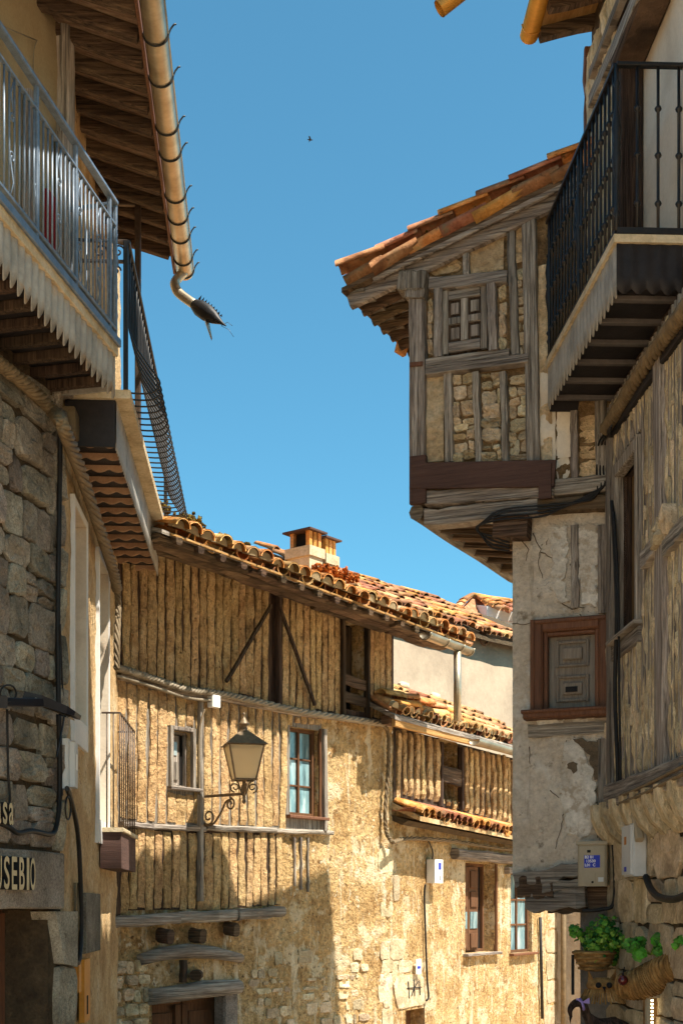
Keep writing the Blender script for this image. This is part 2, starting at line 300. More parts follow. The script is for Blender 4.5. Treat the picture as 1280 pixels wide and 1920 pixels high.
Z = Vector((0, 0, 1))
def facade(W, u0, u1, z0, z1, openings=(), step=.06, amp=.008, fr=3.0, depth=.18, d=0.0, mb=None, seed=0, amp2=0):
    """plastered wall skin with real unevenness and real openings (with reveals) in it"""
    mb = mb or MB()
    def cuts(a, b, ks):
        s_ = sorted({a, b} | {k for k in ks if a < k < b}); out = []
        for p, q in zip(s_, s_[1:]):
            m = max(1, int(round((q-p)/step))); out += [p+(q-p)*i/m for i in range(m)]
        return out+[b]
    us = cuts(u0, u1, [k for o in openings for k in o[:2]]); zs = cuts(z0, z1, [k for o in openings for k in o[2:4]])
    def dd(u, z): return d+amp*nz(u*fr+seed, z*fr, 3.3)+amp*.5*nz(u*fr*3.1, z*fr*3.1+seed, 7.7)+amp2*nz(u*14+seed, z*14, 1.1)
    vs = [W.w(u, z, dd(u, z)) for z in zs for u in us]; fs = []; n = len(us)
    for j in range(len(zs)-1):
        for i in range(n-1):
            cu = (us[i]+us[i+1])/2; cz = (zs[j]+zs[j+1])/2
            if any(o[0] < cu < o[1] and o[2] < cz < o[3] for o in openings): continue
            fs.append((j*n+i, j*n+i+1, (j+1)*n+i+1, (j+1)*n+i))
    mb.add(vs, fs, True)
    for o in openings:
        a, b, c, e = o[:4]; q = [(a, c), (b, c), (b, e), (a, e)]
        for (x, y), (x2, y2) in zip(q, q[1:]+q[:1]):
            mb.add([W.w(x, y, d+amp*.6), W.w(x2, y2, d+amp*.6), W.w(x2, y2, d-depth-.05), W.w(x, y, d-depth-.05)], [(0, 1, 2, 3)])
    return mb
def body(W, u0, u1, z0, z1, back, d=-.3):
    return MB().wbox(W, u0, u1, z0, z1, -back, d)
def rib(W, u, z0, z1, w, dep, jit, step=.055, d=0.0, flat=.5):
    """one bulging column of mud between two studs"""
    n = max(3, int((z1-z0)/step)); mb = MB(); vs = []; fs = []; prof = [(-.5, 0), (-.48, .8), (-.36, 1.0), (-.1, 1.05), (.15, .98), (.36, 1.0), (.48, .75), (.5, 0)]; k = len(prof)
    ph = random.random()*50; cx = 0
    for i in range(n+1):
        z = z0+(z1-z0)*i/n; e = .55 if i in (0, n) else 1
        cx = jit*1.1*nz(z*1.7, ph); ww = w*(1+.34*nz(z*3, ph+9)+.16*nz(z*14, ph+3)+rj(.05)); dp = dep*e*(1+.45*nz(z*5, ph+20)+rj(.16))
        zz = z+(rj(.02) if i in (0, n) else rj(.012))
        for x, y in prof: vs.append(W.w(u+cx+x*ww+rj(jit*.28), zz+rj(.008), d+max(0, y*dp+rj(jit*.22)*(y > 0))))
    for i in range(n):
        for j in range(k-1): A = i*k+j; fs.append((A, A+1, A+k+1, A+k))
    fs += [tuple(range(k-1, -1, -1)), tuple(range(n*k, n*k+k))]
    return mb.add(vs, fs, False)
def ribs(parent, W, u0, u1, zlo, zhi, pitch, mat, openings=(), dep=.035, fill=.76, jit=.012, stud=None, d=0.0, name='mud_strip', studmat=None):
    u = u0
    while u < u1-pitch*.4:
        p = pitch*random.uniform(.86, 1.14); c = u+p/2
        spans = [(zlo(c), zhi(c))]
        for o in openings:
            if o[0]-p*.35 < c < o[1]+p*.35:
                spans = [t for a, b in spans for t in ((a, min(b, o[2])), (max(a, o[3]), b)) if t[1]-t[0] > .06]
        for a, b in spans:
            new(name, rib(W, c, a+rj(.012), b+rj(.012), p*fill*random.uniform(.92, 1.08), dep*random.uniform(.75, 1.2), jit, d=d), mat, parent)
            if stud:
                new('stud', MB().beam(W.w(u, a-.01, d+stud*.25), W.w(u+rj(.01), b+.01, d+stud*.25), p*(1.15-fill), stud, W.n, .003, 5), studmat, parent)
        u += p
def stone(W, u0, u1, z0, z1, dep, d=0.0, rnd=.12, nseg=3):
    """one dressed or rubble stone: broken facets, its own worn outline"""
    mb = MB(); cu, cz = (u0+u1)/2, (z0+z1)/2; hu, hz = (u1-u0)/2, (z1-z0)/2; ring = []
    m = 14; ph = random.random()*6
    for i in range(m):
        a = 2*math.pi*(i+rj(.25))/m; c, s_ = math.cos(a), math.sin(a); p = random.uniform(3.2, 9)
        r = (abs(c)**p+abs(s_)**p)**(-1/p); ring.append((max(-1, min(1, c*r*(1+rj(rnd*.6)))), max(-1, min(1, s_*r*(1+rj(rnd*.6))))))
    vs = []; fs = []
    tl, tz = rj(.35)*dep, rj(.35)*dep
    for k, (sca, dd, j_) in enumerate(((1.0, -.04, 0), (.995, dep*.72, .10), (.94, dep*1.0, .14), (.64, dep*1.04, .22), (.28, dep*1.05, .22))):
        for x, y in ring: vs.append(W.w(cu+(x+(rj(.05) if k else 0))*hu*sca, cz+(y+(rj(.05) if k else 0))*hz*sca, d+dd+(tl*x+tz*y if k > 0 else 0)+rj(dep*j_)))
    for k in range(4):
        for i in range(m): fs.append((k*m+i, k*m+(i+1) % m, (k+1)*m+(i+1) % m, (k+1)*m+i))
    vs.append(W.w(cu, cz, d+dep*1.05)); fs += [(4*m+i, 4*m+(i+1) % m, 5*m) for i in range(m)]
    return mb.add(vs, fs, False)
def rubble(parent, W, u0, u1, z0, z1, hr, wr, dep, mat, d=0.0, inside=None, gap=.012, name='stone', rnd=.14):
    z = z0
    while z < z1-hr[0]*.4:
        h = min(random.uniform(*hr), z1-z); u = u0
        while u < u1-wr[0]*.3:
            w = random.uniform(*wr); w = min(w, u1-u)
            if u1-u-w < wr[0]*.5: w = u1-u
            if inside is None or inside(u+w/2, z+h/2):
                if random.random() < .18 and h > .16:
                    k = random.uniform(.35, .65)
                    new(name, stone(W, u+gap*rj(1), u+w-gap, z+gap, z+h*k, dep*random.uniform(.5, 1.1), d, rnd), mat, parent)
                    new(name, stone(W, u+gap, u+w-gap, z+h*k+gap, z+h+rj(gap), dep*random.uniform(.5, 1.1), d, rnd), mat, parent)
                else:
                    new(name, stone(W, u+gap, u+w+rj(gap), z+gap*.6+rj(.015), z+h-gap*.4+rj(.015), dep*random.uniform(.6, 1.2), d, rnd), mat, parent)
            u += w
        z += h
def tile_mesh(name, L=.42, r0=.078, r1=.062, th=.013, mat=None, bend=0.0, n=6):
    """clay barrel tile: x downhill, y along the eave, z off the roof"""
    mb = MB(); vs = []; fs = []
    for i, x in enumerate((0, L*.5, L)):
        r = r0+(r1-r0)*(1-x/L)
        for rr in (r, r-th):
            for j in range(n+1):
                a = math.pi*j/n; vs.append(Vector((x, -rr*math.cos(a)*1.05, rr*math.sin(a)*.86+bend*math.sin(math.pi*x/L))))
    k = n+1
    for i in range(2):
        o0, o1 = i*2*k, (i+1)*2*k
        for j in range(n):
            fs.append((o0+j, o0+j+1, o1+j+1, o1+j)); fs.append((o0+k+j, o1+k+j, o1+k+j+1, o0+k+j+1))
        fs += [(o0, o1, o1+k, o0+k), (o0+n, o0+k+n, o1+k+n, o1+n)]
    for o in (0, 4*k):
        for j in range(n): fs.append((o+j, o+k+j, o+k+j+1, o+j+1))
    mb.add(vs, fs, True); me = mb.mesh(name); me.materials.append(mat); return me
def plug_mesh(name, L=.40, r=.074, mat=None, n=6):
    mb = MB(); vs = [Vector((L-.02, -r*math.cos(math.pi*j/n), r*.84*math.sin(math.pi*j/n))) for j in range(n+1)]
    mb.prism(vs, (-.05, 0, 0)); me = mb.mesh(name); me.materials.append(mat); return me
def frame_m(x, y, z, p):
    return Matrix(((x.x, y.x, z.x, p.x), (x.y, y.y, z.y, p.y), (x.z, y.z, z.z, p.z), (0, 0, 0, 1)))
def put_tile(me, p, down, along, parent, tilt=.05, yaw=.04, flip=False, name='roof_tile', s=1.0):
    down = down.normalized(); z = down.cross(along).normalized()
    if z.z < 0: z = -z
    y = z.cross(down)
    if flip: z = -z; y = -y
    M = frame_m(down, y, z, p) @ Matrix.Rotation(rj(yaw), 4, 'Z') @ Matrix.Rotation(-.05+rj(tilt), 4, 'Y') @ Matrix.Rotation(rj(.10), 4, 'X') @ Matrix.Diagonal((s*random.uniform(.95, 1.06), s, s, 1))
    return inst(name, me, M, parent)
def cable(pts, r, sub=6, sag=0.0):
    """smooth curve through points"""
    pts = [Vector(p) for p in pts]; out = []
    for i in range(len(pts)-1):
        p0 = pts[max(i-1, 0)]; p1 = pts[i]; p2 = pts[i+1]; p3 = pts[min(i+2, len(pts)-1)]
        for k in range(sub):
            t = k/sub; out.append(.5*((2*p1)+(p2-p0)*t+(2*p0-5*p1+4*p2-p3)*t*t+(3*p1-p0-3*p2+p3)*t**3))
    return out+[pts[-1]]
def twisted(pts, R0, r, strands, turns, mb=None, n=6):
    """bundle of cables wound round one another"""
    mb = mb or MB(); pts = cable(pts, r, 10); k = len(pts)
    for s_ in range(strands):
        out = []
        for i, p in enumerate(pts):
            t = (pts[min(i+1, k-1)]-pts[max(i-1, 0)]).normalized(); a = t.cross(Z).normalized(); b = a.cross(t)
            q = 2*math.pi*(turns*i/k+s_/strands)+.4*nz(i*.2, s_*3); out.append(p+(a*math.cos(q)+b*math.sin(q))*R0)
        mb.tube(out, r, n)
    return mb
# ------------------------------------------------------------------ ground: a lane that falls away from the camera
def gz(y): return -.07*max(-30, min(y, 60))
gm = MB(); ys = [-30+3*i for i in range(31)]
gm.add([(x, y, gz(y)+.02*nz(x*.7, y*.7)) for y in ys for x in (-60, -20, -8, -4, -2, 0, 2, 4, 8, 20, 60)], [(j*11+i, j*11+i+1, (j+1)*11+i+1, (j+1)*11+i) for j in range(30) for i in range(10)])
gm.add([(-900, 60, gz(60)), (900, 60, gz(60)), (900, 1500, gz(60)), (-900, 1500, gz(60))], [(0, 1, 2, 3)])
new('street_ground', gm, groundm, kind='structure')

# ================================================================== LEFT, NEAR: stone house with the shop lintel and the upper balcony
W1 = Wall(-1.95, 7.62, .25, 1)                         # its street wall
CN = W1.U(113)                                         # corner with the plaster house
stone_house = thing('stone_house', 'grey granite house at left edge with a blue-grey railed balcony and shop lettering', 'house', W1.w(CN-1.6, -.6))
U0 = -3.0
ln = W1.rect(-60, 100, 1592, 1706)                     # shop lintel
dr = (W1.U(-60), W1.U(88), -.9, ln[2])                 # doorway
mb = facade(W1, U0, CN, -1, 4.95, [(dr[0], dr[1], -.9, ln[2])], .12, .012, 4, .35)
mb.wbox(W1, U0, CN-.02, -1, 7.1, -5, -.42); mb.wbox(W1, U0, dr[0]-.05, -1, 7, -.42, -.06); mb.wbox(W1, dr[1]+.05, CN-.02, -1, 7, -.42, -.06); mb.wbox(W1, dr[0]-.06, dr[1]+.06, ln[2]+.05, 7, -.42, -.06)
wall = new('wall', mb, mortar, stone_house)
random.seed(3)
rubble(wall, W1, -.75, CN-.115, ln[3]+.02, 4.74, (.11, .27), (.13, .38), .034, granite, gap=.006, rnd=.10)
z = ln[3]                                              # long-and-short corner stones
while z < 4.7:
    h = random.uniform(.2, .42); new('stone', stone(W1, CN-.11+rj(.02), CN, z+.01, z+h-.006, .052, 0, .07), granite, wall); z += h
new('lintel_stone', MB().beam(W1.w(ln[0]-.3, (ln[2]+ln[3])/2, .02), W1.w(ln[1], (ln[2]+ln[3])/2, .02), .11, ln[3]-ln[2]-.012, Z, .003, 10, .08), granite, wall)
jb = W1.rect(88, 122, 1706, 1800)
mb = MB().prism([W1.w(jb[0]-.02, jb[3]-.01, -.1), W1.w(jb[1]+.04, jb[3]-.01, -.1), W1.w(jb[1]+.04, jb[2]-.05, -.1), W1.w(jb[0]+.10, jb[2]-.02, -.1), W1.w(jb[0]+.06, jb[2]+.10, -.1)], W1.n*.17)
new('corbel_stone', mb, granite, wall)
zc = jb[2]-.04
for h in (.42, .5, .55, .5):
    new('jamb_stone', stone(W1, jb[0]+.07, jb[1]+.05, zc-h+.008, zc, .05, 0, .05), granite, wall); zc -= h
# shop door, set back
mb = MB().wbox(W1, dr[0], dr[1], -.9, ln[2], -.34, -.30)
door = new('door', mb, redw, stone_house)
for i in range(5):
    a = dr[1]-.11*(i+1); new('plank', MB().wbox(W1, a+.006, a+.10, -.88, ln[2]-.02, -.30, -.275, .1), redw, door)
# upper floor wall, post and roof
mb = facade(W1, U0, CN-.02, 4.95, 7.3, [], .12, .01, 3, seed=4); new('upper_wall', mb, sandp, stone_house)
new('corner_post', MB().beam(W1.w(CN+.0, 4.8, .03), W1.w(CN+.0, 7.12, .03), .10, .10, W1.n, .004, 8), wv, stone_house)
for p, q, t in (((36, 560), (38, 260), .05), ((105, 640), (102, 225), .06)):
    a = W1.hit(*p); b = W1.hit(*q); new('gallery_post', MB().beam(W1.w(a[0], 5.0, .05), W1.w(b[0], 6.4, .05), t, t, W1.n, .003, 4), wv, stone_house)
# balcony --------------------------------------------------------
B1 = Wall(-1.69, 6.6, .29, 1.64); be = B1.U(216); b0 = -1.3
zt, zm, zb, zs, zf = 5.95, 5.81, 5.17, 5.05, 4.74
def wallback(u, z):     # point on the house wall straight behind the balcony line
    p = B1.w(u, z); return W1.w((p-W1.o).dot(W1.u), z, 0)
mb = MB(); a, b, c, e = B1.w(b0, zs-.05, .02), B1.w(be, zs-.05, .02), wallback(be+.02, zs-.05), wallback(b0, zs-.05)
mb.hexa([a, b, c, e]+[p+Z*.06 for p in (a, b, c, e)])
bal = new('balcony', mb, concrete, stone_house, label='narrow concrete slab balcony with grey iron railing and scalloped sheet apron')
def rail(W, u0, u1, z, w, h, parent, m, d=0): return new('rail', MB().beam(W.w(u0, z, d), W.w(u1, z, d), w, h, Z, 0, 1, .2), m, parent)
rail(B1, b0, be, zt, .045, .028, bal, iron2); rail(B1, b0, be, zm, .025, .016, bal, iron2)
rail(B1, b0, be, zb, .03, .022, bal, iron2); rail(B1, b0, be, zs+.03, .02, .05, bal, iron2, .03)
mbs = MB().tube([Vector((0, 0, 0)), Vector((0, 0, zm-zb))], .0065, 6); bmesh_ = mbs.mesh('baluster'); bmesh_.materials.append(iron2)
def scroll(W, u, z, r, s=1, d=0):   # flat wrought spiral
    return [W.w(u+s*r*(1-t*.8)*math.cos(t*7.5), z+r*(1-t*.8)*math.sin(t*7.5), d) for t in [i/16 for i in range(17)]]
k = 0; u = b0+.05
while u < be:
    inst('baluster', bmesh_, Matrix.Translation(B1.w(u, zb)), bal)
    if k % 5 == 2:
        zz = (zm+zb)/2
        new('scroll', MB().tube(scroll(B1, u+.035, zz+.10, .03)[::-1]+[B1.w(u+.02, zz+.22), B1.w(u+.05, zm-.03)], .005, 5), iron2, bal)
        new('scroll', MB().tube(scroll(B1, u+.035, zz-.10, .03, -1)[::-1]+[B1.w(u+.05, zz-.22), B1.w(u+.02, zb+.03)], .005, 5), iron2, bal)
    if k % 9 == 0: new('post', MB().beam(B1.w(u+.03, zs, 0), B1.w(u+.03, zt, 0), .024, .024, B1.n), iron2, bal)
    u += .062; k += 1
new('post', MB().beam(B1.w(be, zs, 0), B1.w(be, zt, 0), .026, .026, B1.n), iron2, bal)
new('end_rail', MB().beam(B1.w(be, zt, 0), wallback(be, zt), .03, .02, Z), iron2, bal); new('end_rail', MB().beam(B1.w(be, zb, 0), wallback(be, zb), .02, .02, Z), iron2, bal)
for t in (.25, .5, .75):
    p = B1.w(be, zb).lerp(wallback(be, zb), t); inst('baluster', bmesh_, Matrix.Translation(p), bal)
# scalloped corrugated apron
def apron(W, u0, u1, ztop, zbot, pitch, amp, sc_, d, thick=.004):
    mb = MB(); n = int((u1-u0)/pitch*8); vs = []
    for i in range(n+1):
        u = u0+(u1-u0)*i/n; ph = 2*math.pi*(u-u0)/pitch; s_ = .5-.5*math.cos(ph)
        zl = zbot+sc_*(1-s_**.6)+.006*nz(u*9, 2)
        for dd in (0, -thick):
            o = d+amp*math.cos(ph)+dd
            vs += [W.w(u, ztop, o), W.w(u, ztop*.35+zl*.65, o), W.w(u, zl, o)]
    fs = []
    for i in range(n):
        a = i*6
        for q in (0, 1): fs += [(a+q, a+q+1, a+q+7, a+q+6), (a+3+q, a+9+q, a+10+q, a+4+q)]
        fs.append((a+2, a+5, a+11, a+8))
    return mb.add(vs, fs, True)
new('apron', apron(B1, b0, be, zs-.05, zf-.01, .088, .008, .075, .0), corru, bal)
mb = MB().hexa([B1.w(be, zf+.05, .0), wallback(be, zf+.05), wallback(be-.01, zf+.05), B1.w(be-.01, zf+.05, .0)]+[B1.w(be, zs-.05, .0), wallback(be, zs-.05), wallback(be-.01, zs-.05), B1.w(be-.01, zs-.05, .0)])
new('end_apron', mb, corru, bal)
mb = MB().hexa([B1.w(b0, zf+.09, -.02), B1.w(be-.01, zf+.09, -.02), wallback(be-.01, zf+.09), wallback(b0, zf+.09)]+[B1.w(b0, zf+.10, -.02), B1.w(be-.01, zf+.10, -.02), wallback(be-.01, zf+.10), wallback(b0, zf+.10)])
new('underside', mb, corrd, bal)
u = b0+.1
while u < be-.03:
    new('joist', MB().beam(B1.w(u, zf+.06, -.02), wallback(u, zf+.06), .05, .06, Z, .002, 2), dv, bal); u += .21
new('red_cloth', MB().prism([W1.w(CN-.42, 5.3, .10), W1.w(CN-.34, 5.3, .12), W1.w(CN-.33, 5.85, .12), W1.w(CN-.41, 5.88, .10)], W1.n*.02), redcloth, None,
    label='red cloth hanging behind the grey railing of the upper left balcony', cat='cloth')
# clothesline on the sandy wall
new('clothesline', MB().tube([W1.P(-60, 5, .05), W1.P(0, 47, .05), W1.P(70, 76, .03)], .004, 5).tube(cable([W1.P(70, 76, .03), W1.P(64, 95, .03), W1.P(64, 140, .03), W1.P(80, 160, .03), W1.P(92, 175, .03)], .004), .004, 5), cablem, None,
    label='thin pale line hooked to the sandy wall above the left balcony', cat='line')

# ================================================================== LEFT, FAR: plaster house with white-framed windows, eave, gutter and bowed balcony
p = W1.w(CN, 0); W2 = Wall(p.x, p.y, -.055, 1)
E2 = W2.U(224)
plaster_house = thing('plaster_house', 'ochre plaster house with tall white-framed windows, wide rafter eave and bowed iron balcony', 'house', W2.w(E2*.5, -.6))
w1 = W2.rect(134, 157, 955, 1352); w2 = W2.rect(181, 199, 1060, 1530)
w1 = (w1[0], w1[1], W2.hit(157, 1362)[1], 4.28); w2 = (w2[0], w2[1], W2.hit(199, 1545)[1], 4.28)
ops = [w1, w2]
mb = facade(W2, 0, E2+.1, -1.2, 7.2, ops, .05, .008, 5, .22, amp2=.006)
mb.wbox(W2, .0, E2+.1, -1.2, 7.15, -5, -.34); wall = new('wall', mb, ochreL, plaster_house)
for o in ops:
    t = .045; fr = MB()
    fr.wbox(W2, o[0]-t, o[0]-.001, o[2]-.18, o[3]+t, -.02, .028); fr.wbox(W2, o[1]+.001, o[1]+t, o[2]-.18, o[3]+t, -.02, .028)
    fr.wbox(W2, o[0], o[1], o[3]+.001, o[3]+t, -.02, .026); fr.wbox(W2, o[0], o[1], o[2]-.18, o[2]-.001, -.02, .026)
    win = new('window', fr, whitef, plaster_house)
    mb = MB()
    for a, b in (((o[0], o[2]), (o[0], o[3])), ((o[1], o[2]), (o[1], o[3])), ((o[0], o[3]), (o[1], o[3])), ((o[0], o[2]), (o[1], o[2]))):
        c = ((o[0]+o[1])/2, (o[2]+o[3])/2)
        s0 = (1 if a[0] < c[0] else -1)*.004 if a[0] == b[0] else 0; s1 = (1 if a[1] < c[1] else -1)*.004 if a[1] == b[1] else 0
        mb.add([W2.w(a[0]+s0, a[1]+s1, .02), W2.w(b[0]+s0, b[1]+s1, .02), W2.w(b[0]+s0, b[1]+s1, -.2), W2.w(a[0]+s0, a[1]+s1, -.2)], [(0, 1, 2, 3)])
    new('reveal', mb, whitep, win)
    new('pane', MB().wbox(W2, o[0], o[1], o[2], o[3], -.20, -.19), darkglass, win)
# little railed box balcony by the far window
bx = W2.rect(184, 212, 1545, 1605)
u0, u1 = W2.U(186), E2-.28
zt3, zb3 = W2.hit(186, 1306, .1)[1], W2.hit(190, 1545, .1)[1]
mb = MB().wbox(W2, u0, u1, zb3-.30, zb3-.02, .01, .17); sb = new('small_balcony', mb, dboard, plaster_house)
new('ledge', MB().wbox(W2, u0-.02, u1+.02, zb3-.02, zb3+.015, .01, .19, .2), concrete, sb)
mb = MB(); mb.beam(W2.w(u0, zt3, .02), W2.w(u0, zt3, .16), .014, .014, Z); mb.beam(W2.w(u0, zt3, .16), W2.w(u1, zt3, .16), .014, .014, Z); mb.beam(W2.w(u1, zt3, .16), W2.w(u1, zt3, .02), .014, .014, Z)
new('rail', mb, ironb, sb)
n = 9
for i in range(n):
    u = u0+(u1-u0)*i/(n-1); new('baluster', MB().tube([W2.w(u, zb3, .16), W2.w(u, zt3, .16)], .006, 6), ironb, sb)
for i in range(2): new('baluster', MB().tube([W2.w(u0, zb3, .06+.05*i), W2.w(u0, zt3, .06+.05*i)], .006, 6), ironb, sb)
# eave: roof slab, rafters, gutter
GZ = 6.90
g0, g1 = Vector((-1.05, 6.3, GZ)), Vector((-1.336, 11.13, GZ))
gd = (g1-g0).normalized(); gs = Vector((-gd.y, gd.x, 0)).normalized()      # gs points to the wall
if gs.x > 0: gs = -gs
pit = .30
def eave(t, s_, h=0): return g0.lerp(g1, t)+gs*s_+Z*(.05+s_*pit+h)
mb = MB().hexa([eave(-.25, .06, .0), eave(.975, .06, .0), eave(.975, 3.6, .0), eave(-.25, 3.6, .0)]+[eave(-.25, .06, .05), eave(.975, .06, .05), eave(.975, 3.6, .05), eave(-.25, 3.6, .05)])
roof = new('roof', mb, pale_h if False else dh, plaster_house)
nb = 16
for i in range(26):      # boards of the soffit
    t0 = -.25+1.225*i/26; t1 = -.25+1.225*(i+1)/26-.002
    new('soffit_board', MB().hexa([eave(t0, .07, -.012), eave(t1, .07, -.012), eave(t1, .95, -.012), eave(t0, .95, -.012), eave(t0, .07, -.001), eave(t1, .07, -.001), eave(t1, .95, -.001), eave(t0, .95, -.001)]), soff, roof)
for i in range(24):
    t = -.24+.0515*i+rj(.004)
    if t > .97: break
    new('rafter', MB().beam(eave(t, .07+rj(.01), -.055), eave(t+rj(.004), 1.1, -.055), .07, .085, Z, .004, 5, .12), dx, roof)
T_l = tile_mesh('eave_tile', .42, .085, .07, .014, tile)
for i in range(34):
    t = -.22+.0355*i
    for r_ in range(3): put_tile(T_l, eave(t, .42*(r_+1)-.01-.06*r_, .075+.01*r_), -gs-Z*pit, gd, roof)
    put_tile(T_l, eave(t+.0178, .42, .11), -gs-Z*pit, gd, roof, flip=True)
gut = MB(); n = 10; L_ = 40; vs = []; fs = []
for i in range(L_+1):
    c = g0.lerp(g1, i/L_)-gs*.03
    for j in range(n+1):
        a = math.pi*j/n; q = .074
        for rr in (q, q-.006): vs.append(c+gs*(math.cos(a)*rr)-Z*(math.sin(a)*rr*1.0))
k = 2*(n+1)
for i in range(L_):
    for j in range(n):
        a = i*k+2*j; fs += [(a, a+2, a+k+2, a+k), (a+1, a+k+1, a+k+3, a+3)]
    fs += [(i*k, i*k+k, i*k+k+1, i*k+1), (i*k+2*n, i*k+2*n+1, i*k+k+2*n+1, i*k+k+2*n)]
gut.add(vs, fs, True)
c = g1-gs*.03; gut.add([c+gs*(math.cos(math.pi*j/n)*.074)-Z*(math.sin(math.pi*j/n)*.074) for j in range(n+1)], [tuple(range(n+1))])
gutter = new('gutter', gut, zinc, plaster_house)
new('bead', MB().tube([g0-gs*.104, g1-gs*.104], .008, 6), zinc, gutter)
for i, t in enumerate((.16, .28, .37, .455, .565, .63, .745, .81, .87, .945, .99)):
    c = g0.lerp(g1, t)-gs*.03
    pts = [c+gs*(math.cos(a)*.079)-Z*(math.sin(a)*.079) for a in [math.pi*j/10 for j in range(11)]]
    pts += [pts[-1]+Z*.03-gs*.012, pts[-1]+Z*.055-gs*.03, pts[-1]+Z*.06-gs*.045]
    new('bracket', MB().tube(pts, .006, 5), iron, gutter)
new('fascia_board', MB().beam(g0+gs*.058+Z*.02, g1+gs*.058+Z*.02, .02, .09, Z, .002, 20), redw, roof)
# spout with a beast's head
s0 = g1-gd*.10-gs*.03-Z*.05; hx = hitY(365, 571, 10.9); tip = hitY(415, 611, 10.75)
mb = MB().tube(cable([s0, hitY(329, 528, 11.0), hitY(331, 543, 10.97), hitY(341, 554, 10.94), hx], .04), .040, 10)
spout = new('spout', mb, zinc, plaster_house, label='zinc spout ending in a spiny beast head with open jaws')
ax = (tip-hx).normalized(); L_ = (tip-hx).length; sd = ax.cross(Z).normalized(); up = sd.cross(ax)
mb = MB(); vs = []; fs = []; prof = [(0, .042, .045), (.2, .055, .068), (.45, .055, .07), (.7, .04, .05), (.95, .016, .016), (1.12, .004, .004)]
for t, a, b in prof:
    for j in range(10):
        q = 2*math.pi*j/10; vs.append(hx+ax*(t*L_)+sd*(math.cos(q)*a)+up*(math.sin(q)*b+.02*t))
for i in range(len(prof)-1):
    for j in range(10): fs.append((i*10+j, i*10+(j+1) % 10, i*10+10+(j+1) % 10, i*10+10+j))
mb.add(vs, fs, True); new('head', mb, iron, spout)
mb = MB(); o = hx+ax*(L_*.55)-up*.035
mb.add([o+sd*.03, o-sd*.03, o-up*.03, o+ax*(L_*.42)-up*.105, o+ax*(L_*.40)-up*.085], [(0, 2, 3), (2, 1, 3), (0, 3, 4), (1, 4, 3), (0, 4, 1), (0, 1, 2)]); new('jaw', mb, zinc, spout)
for i in range(9):
    t = .05+.1*i; o = hx+ax*(t*L_)+up*(.05+.01*math.sin(t*3)); h = .045*(1-t*.65)
    new('spine', MB().add([o-ax*.016, o+ax*.016, o+up*h+ax*.0, o+sd*.004, o-sd*.004], [(0, 3, 2), (3, 1, 2), (1, 4, 2), (4, 0, 2)]), iron, spout)
new('whisker', MB().tube([tip, tip+Vector((.05, 0, .03)), tip+Vector((.09, 0, .0))], .002, 4).tube([tip, tip+Vector((.06, 0, -.03)), tip+Vector((.10, 0, -.09))], .002, 4), iron, spout)
# second balcony with the bowed railing --------------------------
a = hitY(245, 747, 8.5); b = hitY(317, 1016, 11.84)
B2 = Wall(a.x, a.y, b.x-a.x, b.y-a.y); L2_ = (Vector((b.x, b.y))-Vector((a.x, a.y))).length
zS = 4.84
def wb2(u, z):
    q = B2.w(u, z); return W2.w((q-W2.o).dot(W2.u), z, .01)
A, B_, C_, D_ = B2.w(0, zS), B2.w(L2_, zS), wb2(L2_, zS), wb2(0, zS)
bal2 = new('balcony', MB().hexa([A, B_, C_, D_]+[q+Z*.055 for q in (A, B_, C_, D_)]), concrete, plaster_house, label='long cream slab balcony with black bowed bars and wavy boarded underside')
new('end_panel', MB().hexa([B2.w(.03, zS-.30, -.10), wb2(.03, zS-.30), wb2(.05, zS-.30), B2.w(.05, zS-.30, -.10)]+[B2.w(.03, zS-.002, -.10), wb2(.03, zS-.002), wb2(.05, zS-.002), B2.w(.05, zS-.002, -.10)]), corrd, bal2)
new('apron', apron(B2, .03, L2_-.02, zS-.002, zS-.315, .06, .003, .04, -.095), corru, bal2)
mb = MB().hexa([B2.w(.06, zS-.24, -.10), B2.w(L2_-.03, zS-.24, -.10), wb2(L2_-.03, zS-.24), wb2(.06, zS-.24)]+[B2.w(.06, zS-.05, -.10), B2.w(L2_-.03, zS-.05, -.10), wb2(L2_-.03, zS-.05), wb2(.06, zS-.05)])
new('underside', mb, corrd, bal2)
n = 14
for i in range(n):      # wavy-edged boards hanging under the slab
    u = .10+(L2_-.2)*i/(n-1); p0 = B2.w(u, 0, -.11); p1 = wb2(u, 0); vs = []; fs = []; m = 20
    for j in range(m+1):
        q = p0.lerp(p1, j/m); w_ = .022*abs(math.sin(math.pi*(j/m*2.5+.2)))
        for off in (-.012, .012):
            e = B2.u*off; vs += [q+e+Z*(zS-.235), q+e+Z*(zS-.262-w_)]
    for j in range(m):
        a_ = j*4; fs += [(a_, a_+1, a_+5, a_+4), (a_+2, a_+6, a_+7, a_+3), (a_+1, a_+3, a_+7, a_+5)]
    new('wavy_board', MB().add(vs, fs), corrb, bal2)
